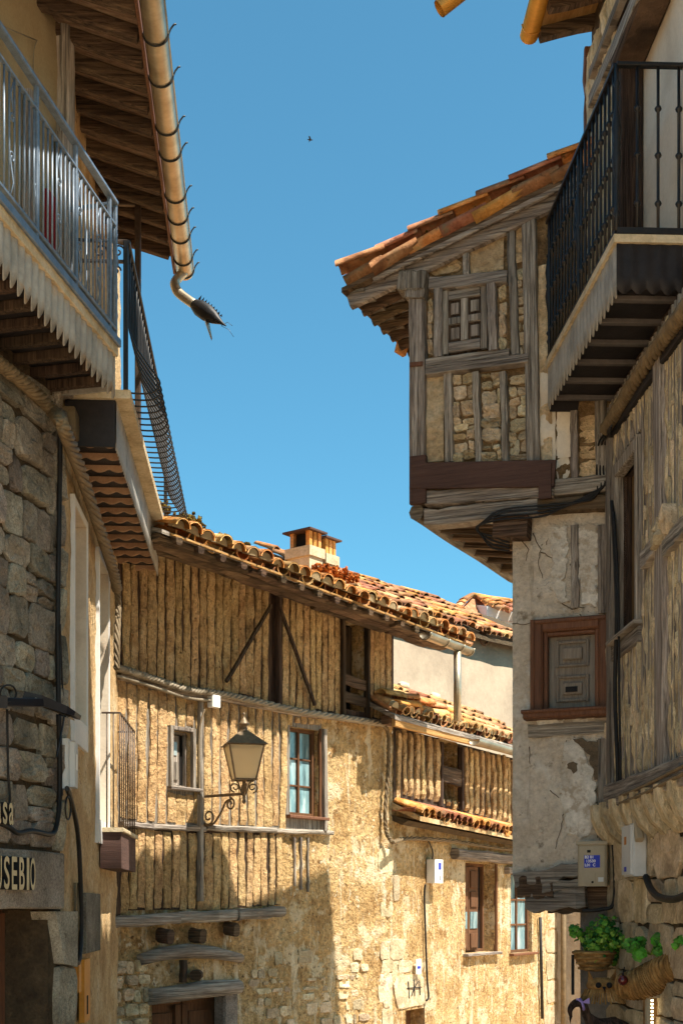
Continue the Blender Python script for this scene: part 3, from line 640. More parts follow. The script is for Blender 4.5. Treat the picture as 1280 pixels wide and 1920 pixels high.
# railing
zr = 5.84; yb = zS+.055
new('rail', MB().beam(B2.w(0, zr, -.02), B2.w(L2_, zr, -.02), .035, .022, Z), iron, bal2); new('rail', MB().beam(B2.w(0, yb+.02, -.03), B2.w(L2_, yb+.02, -.03), .02, .02, Z), iron, bal2)
prof = [(0, zr), (.0, 5.42), (.02, 5.25), (.11, 5.10), (.185, 5.0), (.20, 4.95), (.15, 4.90), (.03, 4.895), (-.03, 4.91)]
mb = MB().tube(cable([Vector((0, 0, z)) + B2.n*(q-.02) for q, z in prof], .006, 3), .0062, 5); bow = mb.mesh('bowed_bar'); bow.materials.append(iron)
n = 30
for i in range(n): inst('bowed_bar', bow, Matrix.Translation(B2.w(L2_*(i+.5)/n, 0)), bal2)
new('post', MB().beam(B2.w(.0, yb, -.03), B2.w(.0, zr, -.03), .03, .03, B2.n), iron, bal2); new('post', MB().beam(B2.w(L2_, yb, -.03), B2.w(L2_, zr, -.03), .03, .03, B2.n), iron, bal2)
mb = MB()
for dz in (0, -.13): mb.beam(B2.w(0, zr+dz, -.02), wb2(0, zr+dz), .02, .02, Z)
E3 = Wall(B2.w(0, 0, -.02).x, B2.w(0, 0, -.02).y, 1, 0)
mb.tube(scroll(E3, -.06, zr-.065, .045), .006, 5); mb.tube(scroll(E3, -.07, zr-.185, .03), .006, 5); mb.tube(scroll(E3, -.17, zr-.065, .045), .006, 5)
new('end_scrollwork', mb, ironb, bal2)
for i in range(1, 4):
    q = B2.w(0, 0, -.02).lerp(wb2(0, 0), i/4); new('baluster', MB().tube([q+Z*yb, q+Z*(zr-.13)], .007, 5), ironb, bal2)
q = B2.w(1.75, 0, -.12)
mb = MB().beam(q+Z*yb, q+Z*7.02, .045, .045, Vector((1, 0, 0))); mb.beam(q+Z*7.0, W2.w((q-W2.o).dot(W2.u), 7.0, 0), .04, .04, Z)
new('awning_pole', mb, ironb, None, label='tall square metal pole with a top arm on the bowed balcony under the eave', cat='pole')
# ================================================================== MIDDLE: timber-and-mud house facing the lane
WM = Wall(-1.94, 11.6, .784, 1)
timber_house = thing('timber_house', 'sunlit mud and timber house with ribbed walls and orange tiled eave behind the lantern', 'house', WM.w(2.2, -1))
OV = .75
EU = WM.U(735)                                          # right-hand corner
def zline(W, pts, d=0):
    q = [W.hit(x, y, d) for x, y in pts]
    def f(u):
        if u <= q[0][0]: return q[0][1]
        for a, b in zip(q, q[1:]):
            if u <= b[0]: return a[1]+(b[1]-a[1])*(u-a[0])/(b[0]-a[0])
        return q[-1][1]
    return f
mid = zline(WM, [(222, 1264), (350, 1296), (470, 1314), (560, 1335), (735, 1356)])
ow = WM.rect(638, 680, 1165, 1332); sw = WM.rect(320, 356, 1372, 1476); lw = WM.rect(541, 596, 1366, 1530)
dw = WM.rect(284, 436, 1862, 2150); dw = (dw[0], dw[1], -1.2, dw[3])
mb = facade(WM, -.3, EU, -1.4, 4.9, [ow, sw, lw, dw], .03, .012, 3.5, .20, amp2=.018, seed=2)
mb.wbox(WM, -.3, EU-.01, -1.4, 4.9, -5.0, -.32)
mb.wbox(WM, EU-.35, EU, -1.4, 4.9, -5.0, -.03)
wall = new('wall', mb, ochre2, timber_house)
random.seed(11)
# recessed timber backing so that the gaps between mud strips read as wood
def split_backing(W, u0, u1, za, zb_, ops, d=.013):
    out = MB(); us = sorted({u0, u1} | {k for o in ops for k in o[:2] if u0 < k < u1}); m = []
    for a, b in zip(us, us[1:]):
        n = max(1, int((b-a)/.15)); m += [a+(b-a)*i/n for i in range(n)]
    m.append(u1)
    for a, b in zip(m, m[1:]):
        c = (a+b)/2; cov = [o for o in ops if o[0] < c < o[1]]
        bands = [(za(a), zb_(a), za(b), zb_(b))]
        for o in cov:
            nb = []
            for l0, h0, l1, h1 in bands:
                nb += [(l0, min(h0, o[2]), l1, min(h1, o[2])), (max(l0, o[3]), h0, max(l1, o[3]), h1)]
            bands = [q for q in nb if q[1]-q[0] > .01]
        for l0, h0, l1, h1 in bands: out.add([W.w(a, l0, d), W.w(b, l1, d), W.w(b, h1, d), W.w(a, h0, d)], [(0, 1, 2, 3)])
    return out
new('timber_frame', split_backing(WM, -.1, EU, lambda u: mid(u)+.02, lambda u: 4.85, [ow], .018), dv, wall)
US = WM.U(515)
ribs(wall, WM, WM.U(224), EU-.01, lambda u: mid(u)+.035, lambda u: 4.84, .108, ochre, [ow, (US-.035, US+.035, 0, 9)], .020, .83, .018, d=.014)
new('central_post', MB().beam(WM.w(US, mid(US)+.02, .05), WM.w(US, 4.8, .05), .06, .06, WM.n, .004, 8), dv, wall)
for a, b in (((508, 1135), (425, 1278)), ((525, 1140), (590, 1322))):
    new('brace', MB().beam(WM.P(*a, .08), WM.P(*b, .08), .035, .03, WM.n, .003, 8), dv, wall)
# lower storey ribs, rails and beams
lo1 = zline(WM, [(230, 1543), (400, 1552), (520, 1558), (600, 1556)]); lo2 = zline(WM, [(205, 1712), (400, 1708), (525, 1700)])
UL, UR, UW = WM.U(230), WM.U(600), WM.U(520)
new('timber_frame', split_backing(WM, -.05, UR, lambda u: lo1(u), lambda u: mid(u)-.01, [sw, lw], .015), wv, wall)
new('timber_frame', split_backing(WM, -.05, UW, lambda u: lo2(u)+.02, lambda u: lo1(u)-.001, [sw, lw], .015), dv, wall)
sw_ = (sw[0]-.05, sw[1]+.05, sw[2]-.06, sw[3]+.05); lw_ = (lw[0]-.03, lw[1]+.12, lw[2]-.07, lw[3]+.03)
ribs(wall, WM, WM.U(218), UR-.02, lambda u: lo1(u)+.03, lambda u: mid(u)-.05, .118, ochre, [sw_, lw_], .020, .84, .018, d=.012)
ribs(wall, WM, WM.U(218), UW, lambda u: lo2(u)+.02, lambda u: lo1(u)-.04, .112, ochre, [], .020, .84, .018, d=.012)
for u in (WM.U(550), WM.U(562), WM.U(575)):
    zz = WM.hit(560, 1570)[1]; new('stud', MB().beam(WM.w(u, zz-rj(.05)-.52, .012), WM.w(u, zz, .012), .022, .03, WM.n, .003, 6), wv, wall)
new('stud', MB().beam(WM.P(376, 1690, .05), WM.P(376, 1310, .045), .05, .05, WM.n, .004, 9), wv, wall)
def hbeam(name, W, pts, w, h, d, mat, parent, jit=.006):
    for (a, b) in zip(pts, pts[1:]): new(name, MB().beam(W.P(*a, d), W.P(*b, d), w, h, Z, jit, 8, .25), mat, parent)
hbeam('rail_beam', WM, [(228, 1546), (285, 1551), (384, 1554)], .06, .05, .035, wh, wall); hbeam('rail_beam', WM, [(384, 1552), (515, 1557)], .07, .055, .035, wh, wall); hbeam('rail_beam', WM, [(512, 1558), (622, 1562)], .05, .045, .03, wh, wall)
hbeam('floor_beam', WM, [(222, 1268), (350, 1299)], .08, .06, .03, wh, wall); hbeam('floor_beam', WM, [(350, 1297), (560, 1338)], .08, .06, .03, wh, wall); hbeam('floor_beam', WM, [(560, 1337), (733, 1358)], .09, .06, .03, wh, wall)
hbeam('sill_beam', WM, [(204, 1731), (330, 1722), (440, 1716), (527, 1710)], .13, .10, .06, wh, wall, .010)
new('corner_post', MB().beam(WM.P(214, 1720, .03), WM.P(216, 1600, .03), .08, .10, WM.n, .005, 5), dv, wall)
for x, y in ((299, 1752), (361, 1750), (424, 1738)):
    p = WM.P(x, y, .0); new('joist_end', MB().beam(p-WM.n*.1, p+WM.n*.14-Z*.03, .085, .13, Z, .008, 3, .3), dh, wall)
pts = [(262, 1800), (300, 1789), (350, 1783), (400, 1786), (452, 1797)]
new('relieving_beam', MB().tube([WM.P(x, y, .03) for x, y in pts], [.055, .065, .07, .06, .045], 8), wh, wall)
pts = [(278, 1858), (330, 1851), (380, 1843), (448, 1838)]
new('door_lintel', MB().tube([WM.P(x, y+12, .02) for x, y in pts], [.075, .08, .085, .07], 8), wh, wall)
new('lintel_prop', MB().beam(WM.P(344, 1842, .06), WM.P(344, 1800, .06), .06, .06, WM.n, .005, 3), dv, wall)
new('joist_end', MB().beam(WM.P(368, 1828, 0), WM.P(368, 1828, .14), .11, .09, Z, .008, 3, .3), dh, wall)
# doorway
dm = MB().wbox(WM, dw[0], dw[1], -1.2, dw[3], -.22, -.16); door = new('door', dm, brownw, timber_house)
mu = (dw[0]+dw[1])/2-.03
for a, b in ((dw[0], mu-.01), (mu+.01, dw[1])):
    f = MB(); f.wbox(WM, a, b, dw[3]-.10, dw[3]-.01, -.16, -.12); f.wbox(WM, a, a+.07, -1.1, dw[3]-.11, -.16, -.12); f.wbox(WM, b-.07, b, -1.1, dw[3]-.11, -.16, -.12)
    lf = new('door_leaf', f, brownw, door)
    new('panel', MB().wbox(WM, a+.10, b-.10, dw[3]-.75, dw[3]-.18, -.16, -.135, .1), brownw, lf)
js = WM.rect(417, 437, 1858, 1935)
new('door_post', MB().wbox(WM, js[0], js[1]+.05, -1.3, js[3], -.12, .03, .12), granite, wall)
# rough stone showing through the render
def blob(px, py, rx, ry): 
    return lambda u, z: ((u-WM.U(px))/rx)**2+((z-WM.hit(px, py)[1])/ry)**2 < 1+.5*nz(u*5, z*5)
rubble(wall, WM, WM.U(205), WM.U(276), -.5, WM.hit(240, 1800)[1], (.09, .16), (.10, .2), .035, rubblem, .0, gap=.025, rnd=.2, inside=blob(240, 1870, .36, .62))
rubble(wall, WM, WM.U(450), WM.U(728), -.4, WM.hit(590, 1780)[1], (.07, .16), (.09, .24), .012, rubblem, .0, gap=.03, rnd=.4, inside=lambda u, z: nz(u*2.3, z*2.3, 5) > -.1 and random.random() < .75)
random.seed(5)
for x, y0, y1 in ((722, 1590, 1640), (726, 1690, 1720), (724, 1765, 1800), (728, 1800, 1825), (722, 1826, 1880), (730, 1885, 1930)):
    r = WM.rect(x-14, 736, y0, y1); new('corner_stone', stone(WM, r[0], r[1], r[2], r[3], .008, 0, .25), rubblem, wall)
# windows
def window(parent, W, o, cols, rows, depth, fmat, gmat, sill=True, fw=.03, bar=.016, smat=None, shut=None):
    f = MB(); a, b, c, e = o
    f.wbox(W, a+.001, a+fw, c, e, -depth, -depth+.05); f.wbox(W, b-fw, b-.001, c, e, -depth, -depth+.05)
    f.wbox(W, a+fw, b-fw, e-fw, e-.001, -depth, -depth+.048); f.wbox(W, a+fw, b-fw, c+.001, c+fw, -depth, -depth+.048)
    win = new('window', f, fmat, parent)
    for i in range(1, cols):
        u = a+fw+(b-a-2*fw)*i/cols; new('mullion', MB().wbox(W, u-bar*.9, u+bar*.9, c+fw, e-fw, -depth, -depth+.04, .15), fmat, win)
    for j in range(1, rows):
        z = c+fw+(e-c-2*fw)*j/rows; new('glazing_bar', MB().wbox(W, a+fw, b-fw, z-bar*.6, z+bar*.6, -depth+.002, -depth+.03, .15), fmat, win)
    for i in range(cols):
        for j in range(rows):
            u0 = a+fw+(b-a-2*fw)*i/cols; u1 = a+fw+(b-a-2*fw)*(i+1)/cols; z0 = c+fw+(e-c-2*fw)*j/rows; z1 = c+fw+(e-c-2*fw)*(j+1)/rows
            new('pane', MB().wbox(W, u0, u1, z0, z1, -depth+.004, -depth+.012), gmat, win)
    if sill: new('sill', MB().wbox(W, a-.06, b+.10, c-.035, c-.002, -depth+.03, .075, .2), smat or fmat, win)
    return win
w = window(timber_house, WM, lw, 2, 3, .10, brownw, glass, fw=.035, smat=redw)
new('jamb_post', MB().beam(WM.w(lw[1]+.06, lw[2]-.14, .035), WM.w(lw[1]+.05, lw[3]+.02, .035), .05, .07, WM.n, .003, 6), wv, w)
new('jamb_post', MB().beam(WM.w(lw[1]+.015, lw[2]-.0, .01), WM.w(lw[1]+.015, lw[3]+.02, .01), .03, .04, WM.n, .002, 6), brownw, w)
win = window(timber_house, WM, sw, 1, 1, .09, wv, dark, fw=.02, smat=wh)
new('shutter', MB().wbox(WM, sw[0]+.03, (sw[0]+sw[1])/2+.05, sw[2]+.02, sw[3]-.03, -.085, -.06, .08), wv, win)
m_ = (sw[2]+sw[3])/2
new('shutter_pane', MB().wbox(WM, sw[0]+.07, (sw[0]+sw[1])/2+.01, m_+.04, sw[3]-.09, -.06, -.052), curtain, win)
new('shutter_panel', MB().wbox(WM, sw[0]+.06, (sw[0]+sw[1])/2+.02, sw[2]+.07, m_-.02, -.06, -.045, .1), wv, win)
f = MB(); t = .04
for q in ((sw[0]-t, sw[0]-.002, sw[2], sw[3]+t), (sw[1]+.002, sw[1]+t, sw[2], sw[3]+t), (sw[0], sw[1], sw[3]+.002, sw[3]+t)): new('casing', MB().wbox(WM, *q, -.02, .05, .15), wv, win)
# upper opening with planks
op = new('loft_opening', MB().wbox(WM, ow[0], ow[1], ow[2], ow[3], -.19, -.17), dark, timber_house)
for i in range(3):
    a = ow[0]+(ow[1]-ow[0])*i/3; new('plank', MB().wbox(WM, a+.006, a+(ow[1]-ow[0])/3-.01, ow[2]+.34, ow[3]-.02, -.165, -.14+rj(.006), .08), dv, op)
for y in (1268, 1300):
    r = WM.rect(636, 682, y, y+22); new('plank', MB().beam(WM.w(r[0], r[3]-.05, .03), WM.w(r[1], r[3]-.08, .03), .03, .11, Z, .004, 4), dh, op)
for u in (ow[0]-.02, ow[1]+.02): new('jamb', MB().beam(WM.w(u, ow[2]-.1, .05), WM.w(u, 4.8, .05), .045, .05, WM.n, .003, 6), dv, op)
# roof ------------------------------------------------------------
e0, e1 = WM.P(322, 1006, OV), WM.P(884, 1214, OV)
ed = (e1-e0).normalized(); ein = -WM.n; P1 = .33
eL = (e1-e0).length
def rM(t, s_, h=0): return e0+ed*(t*eL)+ein*s_+Z*(s_*P1+h)
mb = MB().hexa([rM(-.02, .02, 0), rM(.995, .02, 0), rM(.995, 4.2, 0), rM(-.10, 4.2, 0)]+[rM(-.02, .02, .035), rM(.995, .02, .035), rM(.995, 4.2, .035), rM(-.10, 4.2, .035)])
roof = new('roof', mb, wh, timber_house)
random.seed(21)
for s_, z_, w_ in ((.10, -.045, .10), (.30, -.07, .13), (.52, -.09, .13)):      # long eave timbers
    t = -.02
    while t < .97:
        n_ = min(random.uniform(.22, .38), .985-t); new('eave_beam', MB().beam(rM(t, s_+rj(.03), z_), rM(t+n_-.006, s_+rj(.03), z_+rj(.02)), w_, .07+rj(.015), Z, .010, 7, .25), dh, roof); t += n_
for i in range(17):
    t = .02+i*.058; new('rafter_end', MB().beam(rM(t, .0, -.02), rM(t+rj(.01), .8, -.04), .07, .06, Z, .006, 4, .25), dh, roof)
To = [tile_mesh('orange_tile', .42, .086, .068, .014, m) for m in (tileo, tileo, tilep, tile)]
PLUG = plug_mesh('mortar_plug', .40, .078, sandp)
n = int(eL/.172)
for i in range(n):
    t = (i+.5)/n
    for r_ in range(4):
        put_tile(random.choice(To[:3] if r_ < 2 else To), rM(t, .40+.34*r_-.03+rj(.02), .085+.006*r_), -ein-Z*P1, ed, roof, yaw=.05)
    put_tile(random.choice(To), rM(t+.5/n, .38, .10), -ein-Z*P1, ed, roof, flip=True, s=.95)
    put_tile(PLUG, rM(t, .37, .075), -ein-Z*P1, ed, roof, name='mortar_plug', tilt=.01, yaw=.02)
    new('eave_board', MB().beam(rM(t-.5/n, .02, .018), rM(t+.5/n-.001, .02, .018), .03, .02, Z), pale_h, roof)
n2 = n
for i in range(n2):
    for r_ in range(4, 11):
        if random.random() < .97: put_tile(random.choice(To), rM((i+.5)/n, .40+.34*r_-.03, .09), -ein-Z*P1, ed, roof)
def clump(c, r, k, mat, name, parent=None, **kw):
    mb = MB()
    for _ in range(k):
        o = Vector((rj(r), rj(r), abs(rj(r*.6)))); s_ = r*random.uniform(.14, .3); q = Vector(c)+o
        a, b, e = [Vector((rj(1), rj(1), rj(1))).normalized()*s_ for _ in range(3)]
        mb.add([q+a, q+b, q+e, q-a, q-b, q-e], [(0, 1, 2), (1, 3, 2), (3, 4, 2), (4, 0, 2), (1, 0, 5), (3, 1, 5), (4, 3, 5), (0, 4, 5)], True)
    return new(name, mb, mat, parent, **kw)
for t, s_, r in ((.015, .25, .09), (.10, .3, .08), (.125, .35, .09), (.16, .4, .05), (.24, .5, .05), (.30, .45, .05)): clump(rM(t, s_, .20), r*1.2, 60, moss, 'moss_clump', roof)
# chimney
cb = WM.w(0, 0)*0+hitY(585, 1085, 15.0)
Mc = lambda x, y, z: cb+WM.u*x-WM.n*y+Z*z
mb = MB(); 
def cbox(mb, x0, x1, y0, y1, z0, z1): return mb.hexa([Mc(x0, y0, z0), Mc(x1, y0, z0), Mc(x1, y1, z0), Mc(x0, y1, z0), Mc(x0, y0, z1), Mc(x1, y0, z1), Mc(x1, y1, z1), Mc(x0, y1, z1)])
chim = thing('chimney', 'small twin chimney with pierced clay pots and slab caps on the orange roof', 'chimney', cb)
for i, (x0, x1) in enumerate(((-.24, -.01), (.05, .25))):
    st = new('stack', cbox(MB(), x0, x1, -.16, .16, -.3, .20-.03*i), concrete, chim)
    new('shoulder', cbox(MB(), x0-.02, x1+.02, -.18, .18, .19-.03*i, .30-.03*i), concrete, st)
    for x in (x0+.01, (x0+x1)/2-.025, x1-.06):
        for y in (-.15, .08): new('clay_pillar', cbox(MB(), x, x+.05, y, y+.05, .30-.03*i, .47-.03*i), tileo, st)
    new('dark_core', cbox(MB(), x0+.06, x1-.06, -.08, .08, .30-.03*i, .46-.03*i), dark, st)  # near-black block stands in for the shaded hollow of the pot
    new('cap_slab', cbox(MB(), x0-.04, x1+.04, -.20, .20, .47-.03*i, .49-.03*i), dboard, st)
for x in (-.15, -.0, .12, .25, .33): clump(Mc(x, -.25, -.0), .12, 50, rust, 'lichen_clump', chim)
# gutter and downpipe at the right end of the eave
q0, q1 = WM.P(796, 1186, OV+.06), WM.P(880, 1218, OV+.06)
def halfgutter(p0, p1, r, parent, mat, n=8, name='gutter'):
    t = (p1-p0).normalized(); a = t.cross(Z).normalized(); vs = []; fs = []
    for p in (p0, p1):
        for j in range(n+1):
            q = math.pi*j/n
            for rr in (r, r-.006): vs.append(p+a*(math.cos(q)*rr)-Z*(math.sin(q)*rr))
    k = 2*(n+1)
    for j in range(n): fs += [(2*j, 2*j+2, k+2*j+2, k+2*j), (2*j+1, k+2*j+1, k+2*j+3, 2*j+3)]
    fs += [(0, k, k+1, 1), (2*n, 2*n+1, k+2*n+1, k+2*n)]
    for b in (0, k): fs.append(tuple(b+2*j for j in range(n+1)))
    return new(name, MB().add(vs, fs, True), mat, parent)
g = halfgutter(q0, q1, .07, timber_house, zinc)
for t in (.02, .42, .75, .98):
    c = q0.lerp(q1, t); a = (q1-q0).normalized().cross(Z).normalized()
    new('bracket', MB().tube([c+a*(math.cos(math.pi*j/8)*.074)-Z*(math.sin(math.pi*j/8)*.074) for j in range(9)], .005, 5), zinc, g)
dp = hitY(857, 1222, q0.lerp(q1, .72).y)
new('downpipe', MB().tube([dp, Vector((dp.x, dp.y, CZ+(HY-1352)/F*dp.y))], .042, 10), zinc, timber_house)

# ================================================================== MIDDLE RIGHT: house with tile canopy
p = WM.w(EU, 0); WN = Wall(p.x, p.y, .544, 1)
canopy_house = thing('canopy_house', 'ochre house right of the timber house with a small tile canopy and shuttered windows', 'house', WN.w(2, -1.1))
EN = WN.U(1046); ou = WN.rect(820, 856, 1388, 1500); sh = WN.rect(871, 926, 1618, 1786); s2 = WN.rect(956, 996, 1635, 1786); nd = WN.rect(760, 795, 1892, 2100); nd = (nd[0], nd[1], -1.3, nd[3])
mb = facade(WN, .0, EN, -1.5, 3.6, [ou, sh, s2, nd], .04, .010, 3.5, .22, amp2=.012, seed=9)
mb.wbox(WN, .02, EN-.01, -1.5, 3.62, -4, -.34); mb.wbox(WN, EN-.3, EN, -1.5, 3.6, -4, -.05); wall = new('wall', mb, ochre2, canopy_house)
can = zline(WN, [(735, 1498), (800, 1508), (960, 1556)])
new('timber_frame', split_backing(WN, .01, EN, lambda u: can(u), lambda u: 3.6, [ou], .016), dv, wall)
random.seed(31)
ribs(wall, WN, .03, EN, lambda u: can(u)+.05, lambda u: 3.58, .175, ochre, [ou], .04, .56, .016, d=.014)
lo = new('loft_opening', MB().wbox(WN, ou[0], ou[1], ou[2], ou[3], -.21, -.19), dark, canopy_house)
new('plank', MB().beam(WN.w(ou[0]+.12, ou[2], -.12), WN.w(ou[0]+.12, ou[3], -.12), .18, .03, WN.n, .004, 4), wv, lo)
new('plank', MB().beam(WN.w(ou[0]-.05, ou[2]+.30, .05), WN.w(ou[1]+.06, ou[2]+.28, .05), .04, .2, Z, .006, 4), dh, lo)
for u in (ou[0]-.02, ou[1]+.02): new('jamb', MB().beam(WN.w(u, ou[2]-.1, .05), WN.w(u, 3.55, .05), .06, .06, WN.n, .003, 5), dv, lo)
# tile canopy over the ground floor
c0, c1 = WN.P(735, 1510, .0), WN.P(975, 1562, .0)
cd = (c1-c0).normalized(); cL = (c1-c0).length
def cP(t, s_, h=0): return c0+cd*(t*cL)+WN.n*s_-Z*(s_*.42)+Z*h
canp = new('canopy', MB().hexa([cP(0, -.02, -.04), cP(1, -.02, -.04), cP(1, .34, -.04), cP(0, .34, -.04), cP(0, -.02, .03), cP(1, -.02, .03), cP(1, .34, .01), cP(0, .34, .01)]), ochreL, canopy_house)
Tc = [tile_mesh('canopy_tile', .40, .088, .07, .015, m) for m in (tile, tileo, tilep)]
n = int(cL/.17)
for i in range(n):
    t = (i+.5)/n; put_tile(random.choice(Tc), cP(t, .0, .045), WN.n-Z*.42, cd, canp, tilt=.03, yaw=.03); put_tile(random.choice(Tc), cP(t+.5/n, .0, .09), WN.n-Z*.42, cd, canp, flip=True, tilt=.03)
    put_tile(Tc[0], cP(t, -.12, -.10), WN.n-Z*.10, cd, canp, flip=False, tilt=.02, name='corbel_tile'); 
new('tile_bed', MB().hexa([cP(0, -.02, -.17), cP(1, -.02, -.17), cP(1, .12, -.17), cP(0, .12, -.17), cP(0, -.02, -.11), cP(1, -.02, -.11), cP(1, .2, -.09), cP(0, .2, -.09)]), mortar, canp)
# roof of the canopy house
r0, r1 = WN.P(742, 1345, .35), WN.P(985, 1408, .35); rd = (r1-r0).normalized(); rL = (r1-r0).length; P2 = .50
def rN(t, s_, h=0): return r0+rd*(t*rL)-WN.n*s_+Z*(s_*P2+h)
mb = MB().hexa([rN(.02/rL, .02, -.03), rN(1.3, .02, -.03), rN(1.3, 1.5, -.03), rN(.36/rL, 1.5, -.03), rN(.02/rL, .02, .02), rN(1.3, .02, .02), rN(1.3, 1.5, .02), rN(.36/rL, 1.5, .02)])
roof = new('roof', mb, wh, canopy_house)
Tn = [tile_mesh('pale_tile', .42, .084, .068, .014, m) for m in (tilep, tilep, tilep, tile)]
n = int(rL*1.3/.18)
for i in range(n):
    t = (i+.5)/n*1.3
    for r_ in range(4):
        if t*rL < .12+.22*(.40+.35*r_): continue
        put_tile(random.choice(Tn), rN(t+rj(.004), .40+.35*r_+rj(.03), .075), WN.n-Z*P2, rd, roof, tilt=.05, yaw=.06)
    put_tile(PLUG, rN(t, .39, .07), WN.n-Z*P2, rd, roof, name='mortar_plug', tilt=.01, yaw=.02)
    put_tile(random.choice(Tn), rN(t+.65/n, .40, .11), WN.n-Z*P2, rd, roof, flip=True)
for i in range(5): put_tile(To[i % 3], rN(.05+.10*i, .12, .10), rd-Z*.02, WN.n, roof, s=1.15); put_tile(To[(i+2) % 3], rN(.06+.10*i, .30, .15), rd-Z*.02, WN.n, roof, s=1.1)
new('verge_board', MB().beam(rN(.01, .05, -.06), rN(.55, .05, -.06), .04, .10, Z, .004, 8), pale_h, roof); new('eave_beam', MB().beam(rN(.04, .2, -.09), rN(1.25, .2, -.09), .1, .09, Z, .006, 10), dh, roof)
for t, s_ in ((.3, 1.4), (.55, 1.45), (.8, 1.4), (.45, .5), (1.0, 1.3)):
    q = rN(t, s_, .15); new('weight_stone', MB().tube([q-rd*.14, q-rd*.05, q+rd*.06, q+rd*.13], [.03, .07, .065, .03], 6), concrete, roof)
g = halfgutter(rN(.52, -.05, -.01), rN(1.2, -.05, -.03), .07, canopy_house, zinc)
# ground-floor windows
lt = WN.rect(851, 966, 1592, 1612)
new('lintel_beam', MB().beam(WN.P(851, 1600, .05), WN.P(970, 1612, .05), .12, .13, Z, .008, 6, .25), wh, wall); new('lintel_beam', MB().beam(WN.P(948, 1632, .03), WN.P(1002, 1634, .03), .1, .09, Z, .006, 4), wh, wall)
win = window(canopy_house, WN, sh, 1, 1, .2, brownw, dark, fw=.04, smat=wh)
a, b, c, e = sh; b = a+(b-a)*.72
for i in range(2):
    x0 = a+.03+(b-a-.03)*i/2; x1 = a+.03+(b-a-.03)*(i+1)/2-.015
    lf = new('shutter', MB().wbox(WN, x0, x1, c+.03, e-.05, -.14, -.11, .1), brownw, win)
    for k, (q0_, q1_) in enumerate(((.03, .20), (.26, .46), (.52, .70), (.75, .95))):
        new('shutter_pane' if k == 1 else 'panel', MB().wbox(WN, x0+.045, x1-.045, c+.03+(e-c-.08)*q0_, c+.03+(e-c-.08)*q1_, -.11, -.10 if k == 1 else -.09, 0 if k == 1 else .1), glass if k == 1 else brownw, lf)
new('jamb_post', MB().beam(WN.w(sh[1]+.02, sh[2], .01), WN.w(sh[1]+.02, sh[3], .01), .04, .05, WN.n, .002, 5), brownw, win)
win = window(canopy_house, WN, s2, 2, 3, .10, brownw, glass, fw=.04, bar=.022, smat=redw)
for x in (1012,): new('rain_pipe', MB().tube([WN.P(x, 1720, .04), WN.P(x+4, 1910, .04)], .022, 8), cableb, canopy_house)
y = 1705; random.seed(8)
while y < 1960:
    h = random.uniform(35, 52); r = WN.rect(1022+rj(4), 1045, y, y+h-3); new('corner_stone', stone(WN, r[0], r[1], r[2], r[3], .010, 0, .12), rubblem, wall); y += h
for r_ in ((738, 795, 1825, 1890), (730, 756, 1760, 1800), (736, 748, 1640, 1690), (745, 772, 1800, 1824)):
    r = WN.rect(*r_); st = new('corner_stone', stone(WN, r[0], r[1], r[2], r[3], .012, 0, .10), rubblem, wall)
# carved monogram on the lowest corner stone
def stroke(pts, W, d, r, parent, mat, name='carved_line'): return new(name, MB().tube([W.P(x, y, d) for x, y in pts], r, 5), mat, parent)
for s_ in ([(765, 1840), (767, 1872)], [(776, 1838), (777, 1868)], [(786, 1838), (787, 1866)], [(763, 1853), (790, 1851)], [(776, 1853), (783, 1840)], [(771, 1868), (776, 1853)]): stroke(s_, WN, .020, .006, wall, ink)
new('door', MB().wbox(WN, nd[0], nd[1], nd[2], nd[3], -.22, -.18), brownw, canopy_house)

# ================================================================== FAR: pale house and roofs behind
q = hitY(735, 1300, 20); WB = Wall(q.x, q.y, .86, 1)
far_house = thing('far_house', 'pale pinkish plastered house with tiled roof behind the middle houses', 'house', WB.w(1, -1.4))
zb_ = zline(WB, [(660, 1118), (770, 1152), (900, 1190), (1000, 1212)])
mb = MB(); ul, ur = WB.U(640), WB.U(1100)
vs = []; n = 30
for i in range(n+1):
    u = ul+(ur-ul)*i/n
    vs += [WB.w(u, -1.5, 0), WB.w(u, zb_(u), .02*nz(u*2, 3)), WB.w(u, zb_(u), -3), WB.w(u, -1.5, -3)]
fs = [(i*4+j, i*4+4+j, i*4+5+j, i*4+1+j) for i in range(n) for j in range(3)]+[(0, 1, 2, 3), (n*4, n*4+1, n*4+2, n*4+3)]
new('wall', mb.add(vs, fs, True), farp, far_house)
k = WB.w(WB.hit(905, 1197)[0], WB.hit(905, 1197)[1], 0)
new('vent', MB().lathe(frame_m(WB.u, Z, WB.n, k), [(.12, -.02), (.13, .02), (.10, .04), (.09, .0)], 14), dv, far_house)
P3 = .52
def rB(u, s_, h=0): return WB.w(u, zb_(u), 0)+(-WB.n)*(s_-.18)+Z*((s_-.18)*P3+h)
mb = MB(); vs = []
for i in range(n+1):
    u = ul+(ur-ul)*i/n; vs += [rB(u, 0, -.04), rB(u, 0, .02), rB(u, 2.2, .02), rB(u, 2.2, -.04)]
roof = new('roof', mb.add(vs, fs+[(i*4+3, i*4+7, i*4+4, i*4) for i in range(n)], False), mortar, far_house)
Tf = [tile_mesh('far_tile', .42, .09, .07, .015, m, n=4) for m in (tile, tileo, tilep, tile)]
random.seed(41); u = WB.U(665)
while u < WB.U(985):
    for r_ in range(6):
        ww = zb_(u+.1)-zb_(u); al = (WB.u+Z*(ww/.1)).normalized()
        put_tile(random.choice(Tf), rB(u, .36+.36*r_+rj(.03), .08), WB.n-Z*P3, al, roof, tilt=.06, yaw=.08)
    u += .19
